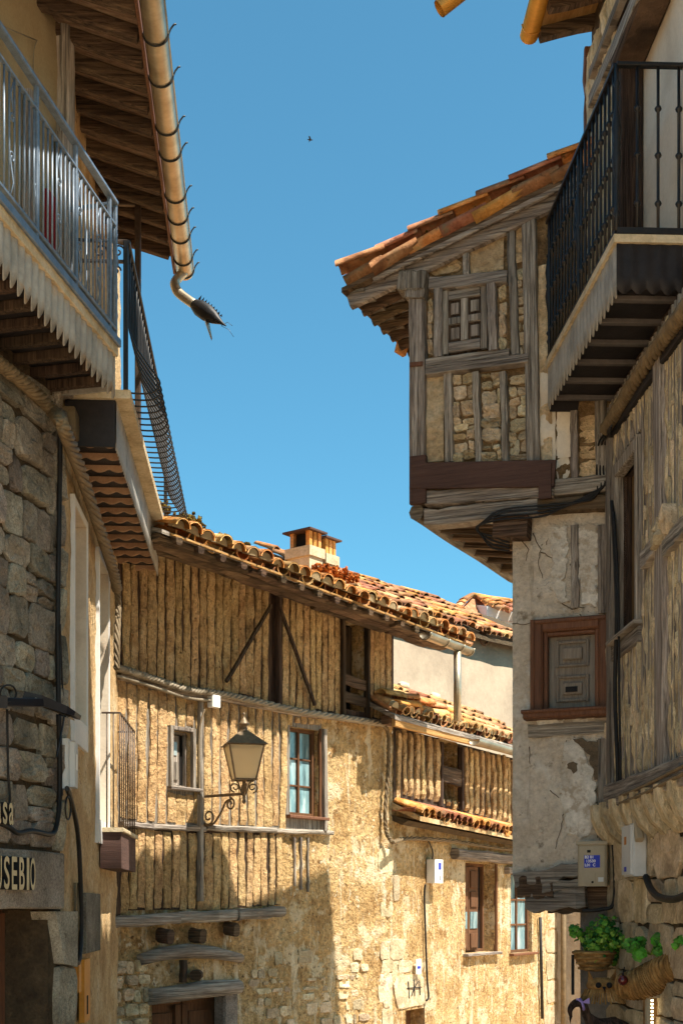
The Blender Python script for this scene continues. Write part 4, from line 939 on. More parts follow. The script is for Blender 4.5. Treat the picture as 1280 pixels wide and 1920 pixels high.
# little far roof with a ridge and whitewashed dormer
q = hitY(880, 1140, 27); far2 = thing('ridge_roof_house', 'distant house top with orange ridge tiles and small whitewashed dormer', 'house', (q.x, q.y, -2))
X = Vector((1, .25, 0)).normalized(); Yv = Vector((-.25, 1, 0))
apex = hitY(884, 1113, 27); c = apex-Z*.1
mb = MB().add([c-X*.6-Yv*.7-Z*.55, c+X*2.4-Yv*1.2-Z*.75, c+X*2.2-Z*.42, c, c-X*.6+Yv*1.5-Z*.6, c+X*2.4+Yv*1.5-Z*.8, c-X*.6-Yv*.7-Z*7, c+X*2.4-Yv*1.2-Z*7, c+X*2.4+Yv*1.5-Z*7, c-X*.6+Yv*1.5-Z*7],
              [(0, 1, 2, 3), (3, 2, 5, 4), (0, 3, 4), (1, 5, 2), (0, 6, 7, 1), (1, 7, 8, 5), (5, 8, 9, 4), (4, 9, 6, 0)])
bd = new('wall', mb, whitep, far2)
rf = new('roof', MB().add([c-X*.65-Yv*.8-Z*.58, c+X*2.4-Yv*1.3-Z*.78, c+X*2.25-Z*.38, c+Z*.04], [(0, 1, 2, 3)]), tile, far2)
for i in range(11): put_tile(Tf[1], c+X*(.02+.22*i)+Z*(.05-.035*i), X-Z*.17, Yv, rf, name='ridge_tile', s=1.3)
for i in range(6): put_tile(Tf[i % 3], c+(-X*.65-Yv*.8-Z*.58)*(i/6)+Z*.04, -X*.65-Yv*.8-Z*.58, Yv, rf, name='ridge_tile', s=1.3)
for i in range(10):
    for r_ in range(4):
        s0_ = c+X*(.15+.23*i)-Z*.04*i; dn = (-Yv*1.0-Z*.45); put_tile(random.choice(Tf[:2]), s0_+dn*(.3*r_)+Z*.03, dn, X, rf, s=1.25)
new('dormer', MB().hexa([c+X*.0-Yv*.85-Z*.8, c+X*.9-Yv*1.05-Z*.85, c+X*.9-Yv*.3-Z*.8, c-Yv*.3-Z*.8, c+X*.0-Yv*.85-Z*.35, c+X*.9-Yv*1.05-Z*.42, c+X*.9-Yv*.3-Z*.2, c-Yv*.3-Z*.2]), whitef, far2)
# ================================================================== RIGHT, MIDDLE: jettied timber house with its gable to the camera
WR = Wall(1.86, 9.3, 2.6, -1)
HB = Vector((.45, .89, 0)).normalized()                  # its lane side runs back this way
jetty_house = thing('jettied_house', 'old jettied house with overhanging timber gable, rubble infill and grey plaster base', 'house', WR.w(-.4, -.6))
uP, uQ, uR = WR.U(774), WR.U(959), WR.U(1143)            # jetty corner, base corner, joint with the right-hand house
V0, V1 = WR.P(640, 537, .16), WR.P(1078, 318, .16)
vd = (V1-V0).normalized(); vs_ = (V1.z-V0.z)/((V1-V0).dot(WR.u))
def roofz(u): return V0.z+(u-(V0-WR.o).dot(WR.u))*vs_
zJ = WR.hit(900, 925)[1]; zL = WR.hit(1040, 985)[1]; zB = WR.hit(1000, 1642)[1]
sw = WR.rect(832, 916, 545, 664)
# upper body
mb = MB(); u1 = uR+.5
q = [WR.w(uP, zJ, 0), WR.w(u1, zJ, 0), WR.w(u1, roofz(u1)-.10, 0), WR.w(uP, roofz(uP)-.10, 0)]
bk = HB*3.2; k = [p+bk for p in q]
mb.add(q+k, [(0, 1, 2, 3), (4, 7, 6, 5), (0, 4, 5, 1), (0, 3, 7, 4), (3, 2, 6, 7), (1, 5, 6, 2)])
new('upper_wall', mb, mudR, jetty_house)
gable = facade(WR, uP, u1, zJ, roofz(uP)-.1, [], .05, .012, 5, d=.01, amp2=.014, seed=12)
# gable part above the eave line follows the slope
vsx = []; n = 30
for i in range(n+1):
    u = uP+(u1-uP)*i/n; vsx += [WR.w(u, roofz(uP)-.1, .012), WR.w(u, max(roofz(u)-.10, roofz(uP)-.1), .012)]
gable.add(vsx, [(2*i, 2*i+2, 2*i+3, 2*i+1) for i in range(n)])
wall = new('gable_wall', gable, mk('gable_mortar', [(104, 82, 56), (140, 112, 78), (166, 138, 100)], 8, 1.0, 40, .04, rnd=.02, grain=.45), jetty_house)
# lower body: grey plastered base
lf = facade(WR, uQ, uR+.3, zB, zL+.2, [(WR.U(1018), WR.U(1122), WR.hit(1070, 1328)[1], WR.hit(1070, 1182)[1])], .03, .012, 4, .08, amp2=.010, seed=14, d=-.02)
qs = [WR.w(uQ, zB, -.02), WR.w(uQ, zL+.2, -.02)]; lf.add([qs[0], qs[1], qs[1]+HB*2.5, qs[0]+HB*2.5], [(0, 1, 2, 3)])
lf.add([WR.w(uQ, zB, -.02), WR.w(uR+.3, zB, -.02), WR.w(uR+.3, zB, -.02)+HB*2.5, WR.w(uQ, zB, -.02)+HB*2.5], [(0, 1, 2, 3)])
base = new('base_wall', lf, greyp, jetty_house)
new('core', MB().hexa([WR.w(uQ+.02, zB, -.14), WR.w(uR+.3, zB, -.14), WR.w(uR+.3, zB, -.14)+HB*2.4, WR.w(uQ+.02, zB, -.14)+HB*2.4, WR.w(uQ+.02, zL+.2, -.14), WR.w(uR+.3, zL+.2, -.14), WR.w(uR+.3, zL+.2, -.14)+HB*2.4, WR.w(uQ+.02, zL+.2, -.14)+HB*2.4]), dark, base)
# timbers on the gable
def tim(name, a, b, w, d=.04, th=.07, mat=None, jit=.004, seg=8, parent=None, plane=WR):
    p0, p1 = plane.P(*a, d), plane.P(*b, d); v = abs(p1.z-p0.z) > (p1-p0).length*.6
    if v: m = MB().beam(p0, p1, w, th, plane.n, jit, seg, .07)
    else: m = MB().beam(p0, p1, th, w, Z, jit, seg, .07)
    return new(name, m, mat or (wv if v else wh), parent or wall)
random.seed(51)
tim('corner_post', (786, 868), (784, 530), .115, .03, .13)
tim('post_head', (752, 533), (802, 533), .14, .05, .16, wv); tim('post_head', (764, 556), (800, 556), .07, .045, .14, wv)
tim('post', (1000, 868), (992, 398), .095, .045, .08); tim('stud', (967, 668), (957, 422), .055); tim('stud', (876, 522), (874, 470), .045)
tim('stud', (843, 868), (841, 700), .058); tim('stud', (898, 868), (892, 700), .045); tim('stud', (949, 868), (943, 700), .045)
tim('window_head', (806, 535), (952, 522), .085, .05, .08); tim('window_post', (823, 672), (822, 545), .06, .055, .08); tim('window_post', (926, 660), (921, 535), .06, .06, .08)
tim('sill_rail', (800, 683), (956, 664), .055, .05, .08); tim('mid_rail', (800, 699), (992, 675), .06, .055, .09)
tim('stud', (1077, 905), (1076, 772), .05, .03); tim('stud', (1128, 905), (1124, 720), .075, .03)
# shutter with four panels
win = new('window', MB().wbox(WR, sw[0], sw[1], sw[2], sw[3], .0, .02), dv, jetty_house)
f = new('shutter', MB().wbox(WR, sw[0]+.01, sw[1]-.01, sw[2]+.01, sw[3]-.01, .02, .035), dv, win)  # dark base wood paints shade into the recesses between rails and panels
wu, hu_ = sw[1]-sw[0], sw[3]-sw[2]
for a, b, c, e in ((.0, .14, .0, 1), (.86, 1, .0, 1), (.15, .85, .84, .98), (.15, .85, .02, .17), (.42, .58, .18, .83), (.15, .41, .45, .56), (.59, .85, .45, .56)):
    new('shutter_rail', MB().wbox(WR, sw[0]+wu*a+.001, sw[0]+wu*b-.001, sw[2]+hu_*c, sw[2]+hu_*e, .03, .058, .14), wh if b-a > .3 else wv, f)
for a in (.17, .61):
    for c in (.21, .60): new('shutter_panel', MB().wbox(WR, sw[0]+wu*(a+.02), sw[0]+wu*(a+.20), sw[2]+hu_*(c+.02), sw[2]+hu_*(c+.19), .03, .045, .2), wv, f)
# infill stones between the studs
random.seed(9)
def infill(x0, x1, y0, y1, hr, wr, dep, m=rubblem, cond=None, name='stone'):
    r = WR.rect(x0, x1, y0, y1); rubble(wall, WR, r[0], r[1], r[2], r[3], hr, wr, dep, m, .005, gap=.006, rnd=.35, inside=cond, name=name)
infill(850, 891, 704, 868, (.045, .09), (.05, .12), .035); infill(903, 941, 704, 868, (.05, .13), (.06, .15), .04); infill(954, 992, 704, 868, (.05, .11), (.05, .14), .03)
infill(935, 952, 540, 662, (.08, .16), (.07, .1), .04); infill(967, 990, 500, 668, (.05, .1), (.04, .09), .025); infill(803, 814, 560, 668, (.08, .2), (.05, .06), .04)
infill(806, 870, 478, 518, (.10, .16), (.12, .3), .02, mudR); infill(1040, 1068, 780, 900, (.1, .2), (.08, .16), .015, whitep); infill(1084, 1122, 770, 900, (.08, .16), (.08, .16), .02, mudR)
# mud panels
for x0, x1, y0, y1, m in ((800, 834, 704, 868, mudR), (880, 946, 432, 516, mudR), (1010, 1036, 500, 865, mudR), (1014, 1042, 700, 868, whitep), (968, 986, 412, 495, mudR), (1046, 1070, 775, 860, whitep)):
    r = WR.rect(x0, x1, y0, y1); new('mud_panel', facade(WR, r[0], r[1], r[2], r[3], [], .03, .02, 6, d=.034, amp2=.01, seed=x0), m, wall)
# jetty boards and beams
tim('jetty_board', (770, 893), (1040, 888), .185, .115, .03, dboard, .0, 6)
tim('board_end', (784, 945), (784, 856), .125, .10, .05, dboard, 0, 2); tim('board_clip', (1021, 935), (1021, 870), .09, .135, .02, dboard, 0, 1)
tim('bressumer', (800, 938), (1040, 922), .10, .04, .12, wh, .006); tim('bressumer', (1036, 916), (1142, 908), .11, .03, .10, wh, .005)
tim('bressumer', (800, 975), (1010, 952), .12, .02, .14, wh, .008); tim('bressumer', (930, 955), (1142, 945), .09, .02, .12, dh, .005)
tim('bracket_end', (928, 992), (992, 990), .15, .05, .14, dh, .006, 3)
tim('metal_clamp', (768, 684), (792, 682), .03, .10, .02, redw, 0, 1)
for i in range(4): infill(812+i*45, 850+i*45, 922, 934, (.04, .05), (.08, .12), .05)
# bowed lane-side edge of the jetty and its joists
cp = cable([WR.P(780, 955, .02), hitY(800, 990, 9.95), hitY(850, 1040, 10.45), hitY(905, 1072, 11.0), hitY(962, 1090, 11.7)], .1, 5)
zc = cp[0].z
new('bowed_edge', MB().tube([Vector((p.x, p.y, zc-.02)) for p in cp], .06, 8), wh, wall)
fl = MB(); ins = []
for i, p in enumerate(cp): ins.append(WR.w(uQ, 0, -.02)+HB*(2.5*i/(len(cp)-1)))
k = len(cp); fl.add([Vector((p.x, p.y, zc+.03)) for p in cp]+[Vector((p.x+.3, p.y, zc+.03)) for p in ins], [(i, i+1, k+i+1, k+i) for i in range(k-1)]); new('jetty_floor', fl, dh, jetty_house)
for i in range(1, k, 2):
    a, b = cp[i], ins[i]; new('jetty_joist', MB().beam((a.x+.03, a.y, zc-.03), (b.x+.2, b.y-.05, zc-.03), .07, .09, Z, .006, 4, .2), dh, wall)
fl = MB(); fl.add([Vector((p.x, p.y, zc)) for p in cp]+[Vector((p.x, p.y, roofz(uP)-.12)) for p in cp], [(i, i+1, k+i+1, k+i) for i in range(k-1)]); new('lane_wall', fl, ochre, jetty_house)
# red-framed window with a grey two-panel shutter
o = (WR.U(1018), WR.U(1122), WR.hit(1070, 1328)[1], WR.hit(1070, 1182)[1]); t = .075
win = new('window', MB().wbox(WR, o[0], o[1], o[2], o[3], -.10, -.07), greyshut, jetty_house, label='grey two-panelled shutter window in moulded red-brown frame')
for nm, a, b, c, e in (('frame_side', o[0]-t, o[0], o[2]-.01, o[3]+t), ('frame_side', o[1], o[1]+t, o[2]-.01, o[3]+t), ('frame_head', o[0]+.001, o[1]-.001, o[3], o[3]+t)):
    f = new(nm, MB().wbox(WR, a, b, c, e, -.06, .03, .2), redw, win)
for nm, a, b, c, e, d1 in (('moulding', o[0], o[0]+.03, o[2], o[3], .0), ('moulding', o[1]-.03, o[1], o[2], o[3], .0), ('moulding', o[0]+.031, o[1]-.031, o[3]-.03, o[3], .0), ('moulding', o[0]-t-.012, o[0]-t+.02, o[2], o[3]+t+.012, .045), ('moulding', o[1]+t-.02, o[1]+t+.012, o[2], o[3]+t+.012, .045), ('moulding', o[0]-t+.021, o[1]+t-.021, o[3]+t-.02, o[3]+t+.012, .045)):
    new(nm, MB().wbox(WR, a, b, c, e, -.06, d1, .25), redw, win)
new('sill', MB().wbox(WR, o[0]-t-.05, o[1]+t+.04, o[2]-.075, o[2]-.012, -.04, .10, .25), redw, win); new('sill_lip', MB().wbox(WR, o[0]-t-.06, o[1]+t+.05, o[2]-.035, o[2]-.010, -.04, .12, .3), redw, win)
wu, hu_ = o[1]-o[0], o[3]-o[2]
for c0_, c1_ in ((.10, .44), (.55, .89)):
    a, b, c, e = o[0]+wu*.2, o[1]-wu*.2, o[2]+hu_*c0_, o[2]+hu_*c1_
    for q_ in ((a, a+.022, c, e), (b-.022, b, c, e), (a+.023, b-.023, e-.022, e), (a+.023, b-.023, c, c+.022)): new('panel_bead', MB().wbox(WR, *q_, -.07, -.045, .3), greyshut, win)
    new('raised_panel', MB().wbox(WR, a+.05, b-.05, c+.05, e-.05, -.07, -.04, .25), greyshut, win)
new('letter_slot', MB().wbox(WR, o[0]+wu*.38, o[0]+wu*.60, o[2]+hu_*.22, o[2]+hu_*.29, -.05, -.034), ink, win)
# base details: patches and embedded studs
random.seed(61)
tim('stud', (1131, 1150), (1130, 985), .07, .0, .05, wv, .004, 8, base); tim('stud', (1078, 1140), (1076, 985), .055, -.005, .03, wv, .004, 8, base)
tim('stud', (1132, 1640), (1130, 1385), .07, -.006, .04, wv, .004, 8, base)
tim('buried_beam', (990, 1372), (1140, 1362), .09, -.012, .03, wh, .004, 8, base)
def patch(pts, m, d=.004, th=.012):
    q = [WR.P(x+rj(2), y+rj(2), -.012) for x, y in cable_px(pts)]; return new('plaster_patch', MB().prism(q, WR.n*th), m, base)
def cable_px(pts):
    out = []
    for (x, y), (x2, y2) in zip(pts, pts[1:]+pts[:1]):
        m = max(1, int(math.hypot(x2-x, y2-y)/5)); out += [(x+(x2-x)*i/m+rj(2)+7*nz(x+i*.45, y*.3), y+(y2-y)*i/m+rj(2)+7*nz(y+i*.45, x*.3+9)) for i in range(m)]
    return out
whitem = mk('flaking_limewash', [(178, 166, 150), (208, 200, 188), (226, 220, 210)], 5, .8, 30, .02, rnd=.05, grain=.32, stain=[(9, (168, 152, 132), .52, .60)])
brownm = mk('bared_brown_plaster', [(92, 78, 62), (118, 102, 82)], 5, .8, 30, .02, rnd=.08, grain=.3)
patch([(1030, 990), (1066, 988), (1062, 1050), (1056, 1105), (1064, 1128), (1046, 1126), (1034, 1100), (1036, 1040)], whitem)
patch([(1082, 985), (1119, 985), (1121, 1120), (1118, 1135), (1090, 1134), (1086, 1060), (1082, 1020)], whitem)
patch([(1008, 1346), (1058, 1350), (1056, 1360), (1008, 1362)], whitem); patch([(1074, 1348), (1118, 1346), (1112, 1360), (1078, 1360)], whitem)
patch([(1060, 1390), (1098, 1386), (1094, 1410), (1108, 1436), (1116, 1470), (1114, 1560), (1090, 1572), (1062, 1560), (1050, 1480), (1052, 1420)], whitem)
patch([(1078, 1388), (1126, 1384), (1126, 1560), (1118, 1566), (1118, 1470), (1110, 1436), (1096, 1410)], brownm, th=.016); patch([(1064, 1432), (1082, 1430), (1080, 1446), (1074, 1450), (1066, 1444)], brownm, th=.018)
patch([(966, 1180), (992, 1176), (990, 1330), (968, 1340)], whitem, th=.004) if False else None
random.seed(66)
def crack(pts):
    q = []
    for (x, y), (x2, y2) in zip(pts, pts[1:]):
        m = max(2, int(math.hypot(x2-x, y2-y)/7)); q += [(x+(x2-x)*i/m+rj(2), y+(y2-y)*i/m+rj(2)) for i in range(m)]
    k_ = len(q); new('crack', MB().tube([WR.P(x, y, -.016) for x, y in q], [.0035*(1-.6*i/k_)+.001 for i in range(k_)], 4), brownm, base)
for pts in ([(1000, 1000), (1012, 1030), (1008, 1060), (1020, 1090)], [(1012, 1035), (1040, 1050), (1062, 1046)], [(975, 1010), (990, 1030), (984, 1060)], [(1022, 1020), (1032, 1000)], [(960, 1168), (985, 1172), (1000, 1165)], [(1050, 1130), (1070, 1142), (1100, 1138), (1140, 1146)], [(1062, 1390), (1054, 1440), (1062, 1500), (1048, 1560), (1040, 1600)], [(990, 1400), (994, 1440)], [(1030, 1480), (1050, 1500)], [(1086, 1150), (1090, 1160)]): crack(pts)
# rotten sill timbers under the base
tim('sill_timber', (968, 1652), (1088, 1628), .10, .0, .14, wh, .012, 8, base); tim('sill_timber', (972, 1664), (1040, 1660), .16, -.02, .18, dh, .014, 5, base)
tim('sill_timber', (990, 1690), (1100, 1684), .14, -.05, .2, wh, .014, 7, base); tim('sill_timber', (1010, 1668), (1100, 1652), .06, .02, .1, wh, .010, 6, base)
tim('sill_timber', (1030, 1704), (1100, 1698), .08, -.08, .16, dh, .010, 5, base)
new('sill_gap_filler', MB().wbox(WR, WR.U(1000), uR+.2, zB-.22, zB+.02, -.45, -.06), dh, base)  # added dark block hides the sunlit wall behind the timber gaps
# set-back ground floor
gf = facade(WR, WR.U(1082), uR+.3, -1, zB-.08, [], .08, .02, 4, d=-.10, seed=3, amp2=.01)
a = WR.w(WR.U(1082), -1, -.10); gf.add([a, a+Z*(zB+.92), a+Z*(zB+.92)+HB*2.5, a+HB*2.5], [(0, 1, 2, 3)])
new('ground_wall', gf, mk('grey_render', [(88, 80, 72), (118, 108, 98), (136, 128, 116)], 3, .8, 30, .02, rnd=.03, grain=.3), jetty_house)
# roof: slab, verge tiles, eave
def rR(s_, b, h=0): return V0+vd*s_+HB*b+Z*h
sl_ = (V1-V0).length+2.6
mb = MB().hexa([rR(0, 0, -.045), rR(sl_, 0, -.045), rR(sl_, 3.6, -.045), rR(0, 1.75, -.045), rR(0, 0, -.01), rR(sl_, 0, -.01), rR(sl_, 3.6, -.01), rR(0, 1.75, -.01)])
roof = new('roof', mb, dh, jetty_house)
random.seed(71)
Tr = [tile_mesh('verge_tile', .34, .075, .066, .018, m) for m in (tile, tile, tileo)]
aln = HB
s_ = .0
while s_ < sl_-.3:
    for j in range(5): put_tile(random.choice(Tr), rR(s_+.36, .02+j*.19, .075+.02*(j == 0)), -vd, aln, roof, tilt=.06, yaw=.10, s=random.uniform(1.0, 1.15))
    put_tile(random.choice(Tr), rR(s_+.34, .02, .06), -vd, aln, roof, tilt=.05, yaw=.08, flip=True, s=random.uniform(.95, 1.1))
    s_ += .27
for i in range(8): put_tile(random.choice(Tr), rR(.36, .2+i*.18, .02), -vd, aln, roof, tilt=.04)
new('verge_beam', MB().beam(rR(.02, .10, -.09), rR(sl_-1.2, .10, -.09), .07, .10, Z, .006, 14, .2), wh, roof); new('verge_batten', MB().beam(rR(.25, .02, -.055), rR(sl_-1.3, .02, -.055), .03, .04, Z, .005, 14, .2), wh, roof)
for i in range(9):
    b = .12+.17*i; new('rafter', MB().beam(rR(.03, b, -.085), rR(.85+.05*i, b, -.085), .06, .075, Z, .008, 5, .25), dh, roof)
for i in range(4): new('soffit_board', MB().beam(rR(.10+.16*i, .05, -.05), rR(.10+.16*i, 1.6, -.05), .12, .02, Z, .006, 6), wh, roof)
for i, (s_, b) in enumerate(((.7, .02), (1.05, .0), (1.55, .05), (.15, .3), (.5, .2))): clump(rR(s_, b, .07), .035, 14, moss, 'moss_clump', roof)
new('broken_tile', MB().prism([rR(.02, .95, -.04), rR(.06, 1.05, -.04), rR(.0, 1.10, -.12), rR(-.03, 1.0, -.10)], vd*.03), tileo, roof)

# ================================================================== RIGHT, NEAR: house with mud strips, long window and iron balcony
WQ = Wall(1.88, 9.4, .0375, -1)
strip_house = thing('strip_house', 'tall house at right edge with mud-strip wall, long window and black iron balcony', 'house', WQ.w(1, -.6))
zbm = 2.36; ul = -.05; ur = 2.6
lw2 = (WQ.U(1170), WQ.U(1208), 3.42, 4.48)
mb = facade(WQ, ul, ur, zbm-.05, 5.3, [lw2], .06, .01, 4, .16, seed=6); mb.wbox(WQ, ul, ur, 2.0, 5.3, -4, -.3); wall = new('wall', mb, dv, strip_house)
random.seed(81)
ribs(wall, WQ, -.02, ur, lambda u: zbm+.06, lambda u: 5.06, .072, chip, [(lw2[0]-.08, lw2[1]+.08, lw2[2]-.12, lw2[3]+.14)], .036, .76, .016, stud=.045, d=.008, studmat=wv)
for _ in range(130):     # pale stone chips set in the mud
    u = random.uniform(.0, 2.0); z = random.uniform(zbm+.1, 4.95)
    if lw2[0]-.12 < u < lw2[1]+.12 and lw2[2]-.2 < z < lw2[3]+.2: continue
    new('stone_chip', stone(WQ, u-.02, u+.02+rj(.008), z-random.uniform(.03, .09), z+random.uniform(.03, .09), .014, .034, .25), rubblem, wall)
def tq(name, a, b, w, d=.05, th=.07, mat=None, jit=.004, seg=8, parent=None): return tim(name, a, b, w, d, th, mat, jit, seg, parent or wall, WQ)
tq('post', (1248, 1450), (1240, 640), .14, .04, .08); tq('corner_post', (1150, 1480), (1148, 800), .10, .035, .08, wv)
tq('rail', (1210, 1052), (1240, 1012), .11); tq('rail', (1250, 1030), (1292, 980), .10); tq('floor_beam', (1150, 1496), (1296, 1446), .16, .06, .14, wh, .004, 10)
for x, y in ((1257, 1000), (1273, 980)): new('stone', stone(WQ, WQ.U(x)-.1, WQ.U(x)+.1, WQ.hit(x, y)[1]-.09, WQ.hit(x, y)[1]+.09, .07, .03, .2), rubblem, wall)
w = window(strip_house, WQ, lw2, 2, 1, .10, mk('olive_window_wood', [(92, 70, 40), (126, 98, 60)], 3, .4, 12, .006, rnd=.1, grain=.25, stretch=V), darkglass, sill=False, fw=.09, bar=.035)
t = .09
for nm, a, b, c, e in (('casing', lw2[0]-t, lw2[0], lw2[2]-.02, lw2[3]+t), ('casing', lw2[1], lw2[1]+t*.6, lw2[2]-.02, lw2[3]+t), ('casing', lw2[0]+.001, lw2[1]-.001, lw2[3], lw2[3]+t)): new(nm, MB().wbox(WQ, a, b, c, e, -.02, .07, .1), wv, w)
new('sill', MB().wbox(WQ, lw2[0]-.12, lw2[1]+.1, lw2[2]-.05, lw2[2]-.021, -.08, .10, .2), wh, w); new('apron_board', MB().wbox(WQ, lw2[0]-.1, lw2[1]+.08, lw2[2]-.16, lw2[2]-.055, .0, .065, .15), wh, w)
# corbels below the floor beam
u = .12
while u < 2.1:
    prof = [(0, .0), (.16, .0), (.155, -.10), (.11, -.20), (.04, -.27), (0, -.28)]
    new('corbel', MB().prism([WQ.w(u, zbm-.06+z, dd) for dd, z in prof], WQ.u*.10), chip, wall); u += .27
new('corbel_shade_strip', MB().wbox(WQ, .0, 2.3, 2.0, 2.30, -.0, .012), dark, wall)  # dark strip stands in for shade in the voids between corbels
# stone ground floor
mb = facade(WQ, ul, ur, -1, 2.31, [], .1, .015, 4, d=-.01, seed=5); gw = new('ground_wall', mb, mortar, strip_house)
rubble(gw, WQ, .0, 2.2, .2, 2.06, (.2, .34), (.28, .6), .022, rubblem, .0, gap=.006, rnd=.08)
# upper floor
wd_ = .12
mb = MB().wbox(WQ, .0, .82, 5.3, 7.9, -.3, wd_); mb.wbox(WQ, .0, ur, 5.3, 7.9, -4, -.01); new('upper_wall', mb, mortar, strip_house); up_ = bpy.data.objects[-1] if False else None
upw = [o_ for o_ in strip_house.children if o_.name.startswith('upper_wall')][0]
ribs(upw, WQ, .02, .80, lambda u: 5.45, lambda u: 7.6, .125, chip, [], .04, .8, .016, d=wd_+.004)
mb = facade(WQ, .84, ur, 5.3, 7.9, [], .1, .01, 3, d=.0, seed=8); new('white_wall', mb, whitep, strip_house)
tq('upper_post', (1180, 500), (1180, -150), .12, .08, .14, dv, .002, 4, upw)
q = WQ.w(.84, 0, 0)
for (x0, y0), (x1, y1), t in (((1109, 141), (1172, -20), .06), ((1109, 190), (1206, -25), .09)):
    tq('wall_plate', (x0, y0), (x1, y1), t, wd_+.06, .05, wh, .003, 8, upw)
new('ceiling_beam', MB().beam(WQ.w(.9, 6.98, .10), WQ.w(2.5, 6.98, .10), .2, .12, Z, .003, 6), dh, upw)
# eave of this house, its gutter and a rusty corner board
mb = MB(); s0 = WQ.w(.02, 7.72, .52); s1 = WQ.w(2.7, 7.72, .52); i0 = WQ.w(.02, 7.92, 0); i1 = WQ.w(2.7, 7.92, 0)
ri = WQ.n*-3; mb.hexa([s0, s1, i1+ri+Z*.75, i0+ri+Z*.75]+[p+Z*.05 for p in (s0, s1, i1+ri+Z*.75, i0+ri+Z*.75)]); roof = new('roof', mb, pale_h, strip_house)
for i in range(9): 
    u = .06+.3*i; new('rafter', MB().beam(WQ.w(u, 7.70, .50), WQ.w(u, 7.84, -.02), .09, .10, Z, .005, 4, .15), dh, roof)
for i in range(12):
    for r_ in range(3): put_tile(T_l, WQ.w(.08+.22*i, 7.93+.10*r_, .14-.36*r_), WQ.n-Z*.28, WQ.u, roof)
g = halfgutter(WQ.w(-.02, 7.74, .56), WQ.w(2.6, 7.74, .56), .065, strip_house, brass)
for i in range(5):
    c = WQ.w(.1+.45*i, 7.74, .56); new('bracket', MB().tube([c+WQ.n*(math.cos(math.pi*j/8)*.07)-Z*(math.sin(math.pi*j/8)*.07) for j in range(9)], .006, 5), brass, g)
new('rusty_board', MB().beam(WQ.w(-.03, 6.55, .13), WQ.w(-.02, 7.66, .13), .05, .08, WQ.n, .006, 10), redw, upw)
# balcony ---------------------------------------------------------
a = hitY(1155, 440, 7.6); b = hitY(1027, 688, 9.36); BQ = Wall(b.x, b.y, a.x-b.x, a.y-b.y); LQ = (Vector((a.x, a.y))-Vector((b.x, b.y))).length
zt, zs = 6.40, 5.43
def wq(u, z):
    q = BQ.w(u, z); return WQ.w((q-WQ.o).dot(WQ.u), z, .0)
A, B_, C_, D_ = BQ.w(0, zs-.05, .02), BQ.w(LQ+.02, zs-.05, .02), wq(LQ+.02, zs-.05), wq(0, zs-.05)
bal = new('balcony', MB().hexa([A, B_, C_, D_]+[p+Z*.045 for p in (A, B_, C_, D_)]), concrete, strip_house, label='balcony with black turned iron bars, cream slab edge and toothed sheet apron')
new('rail', MB().beam(BQ.w(0, zt, 0), BQ.w(LQ, zt, 0), .04, .022, Z), iron, bal); new('rail', MB().beam(BQ.w(LQ, zt, 0), wq(LQ, zt), .04, .022, Z), iron, bal)
new('rail', MB().beam(BQ.w(0, zs+.02, 0), BQ.w(LQ, zs+.02, 0), .025, .02, Z), iron, bal); new('rail', MB().beam(BQ.w(LQ, zs+.02, 0), wq(LQ, zs+.02), .03, .04, Z), iron, bal)
hB = zt-zs-.02; prof = [(.009, 0)]
for c in (.17, .46, .74):
    z_ = hB*c; prof += [(.009, z_-.018), (.017, z_-.010), (.021, z_), (.017, z_+.010), (.009, z_+.018)]
prof.append((.009, hB)); bm_ = MB().lathe(Matrix(), prof, 8).mesh('turned_bar'); bm_.materials.append(iron)
n = 19
for i in range(n): inst('turned_bar', bm_, Matrix.Translation(BQ.w(LQ*(i+.3)/n, zs+.02)), bal)
for i in range(1, 5):
    p = BQ.w(LQ, zs+.02).lerp(wq(LQ, zs+.02), i/3.2); inst('turned_bar', bm_, Matrix.Translation(p), bal) if i < 4 else None
prof = [(.012, 0), (.012, .08), (.02, .10), (.012, .12), (.012, .30), (.022, .36), (.03, .42), (.02, .47), (.026, .49), (.02, .51), (.03, .58), (.022, .64), (.012, .70), (.012, .82), (.02, .84), (.012, .86), (.012, hB)]
new('corner_bar', MB().lathe(Matrix.Translation(BQ.w(LQ, zs+.02)), prof, 10), iron, bal)
for u, s_ in ((LQ*.50, .8), (LQ*.02, .8)): new('corner_bar', MB().lathe(Matrix.Translation(BQ.w(u, zs+.02)), prof, 8), iron, bal)
za = 5.075
joistm = mk('grey_painted_joist', [(84, 80, 80), (104, 98, 96)], 3, .3, 20, .006, rnd=.06, grain=.2)
new('apron', apron(BQ, 0, LQ, zs-.05, za, .085, .0025, .04, .0), corru, bal)
EW = Wall(BQ.w(LQ, 0).x, BQ.w(LQ, 0).y, 1, .05)
new('end_apron', apron(EW, .0, .42, zs-.05, za+.02, .085, .002, .03, .0), corrd, bal)  # darker than the lit lane-side apron: shade put into the colour
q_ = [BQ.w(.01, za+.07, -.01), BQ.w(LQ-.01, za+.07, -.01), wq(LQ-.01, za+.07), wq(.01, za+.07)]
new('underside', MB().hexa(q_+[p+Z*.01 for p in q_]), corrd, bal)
u = .12
while u < LQ-.05: new('joist', MB().beam(BQ.w(u, za+.055, -.01), wq(u, za+.055), .045, .03, Z), joistm, bal); u += .30
new('far_apron', MB().hexa([BQ.w(.0, za, -.01), wq(.0, za), wq(.01, za), BQ.w(.01, za, -.01), BQ.w(.0, zs-.05, -.01), wq(.0, zs-.05), wq(.01, zs-.05), BQ.w(.01, zs-.05, -.01)]), corrd, bal)
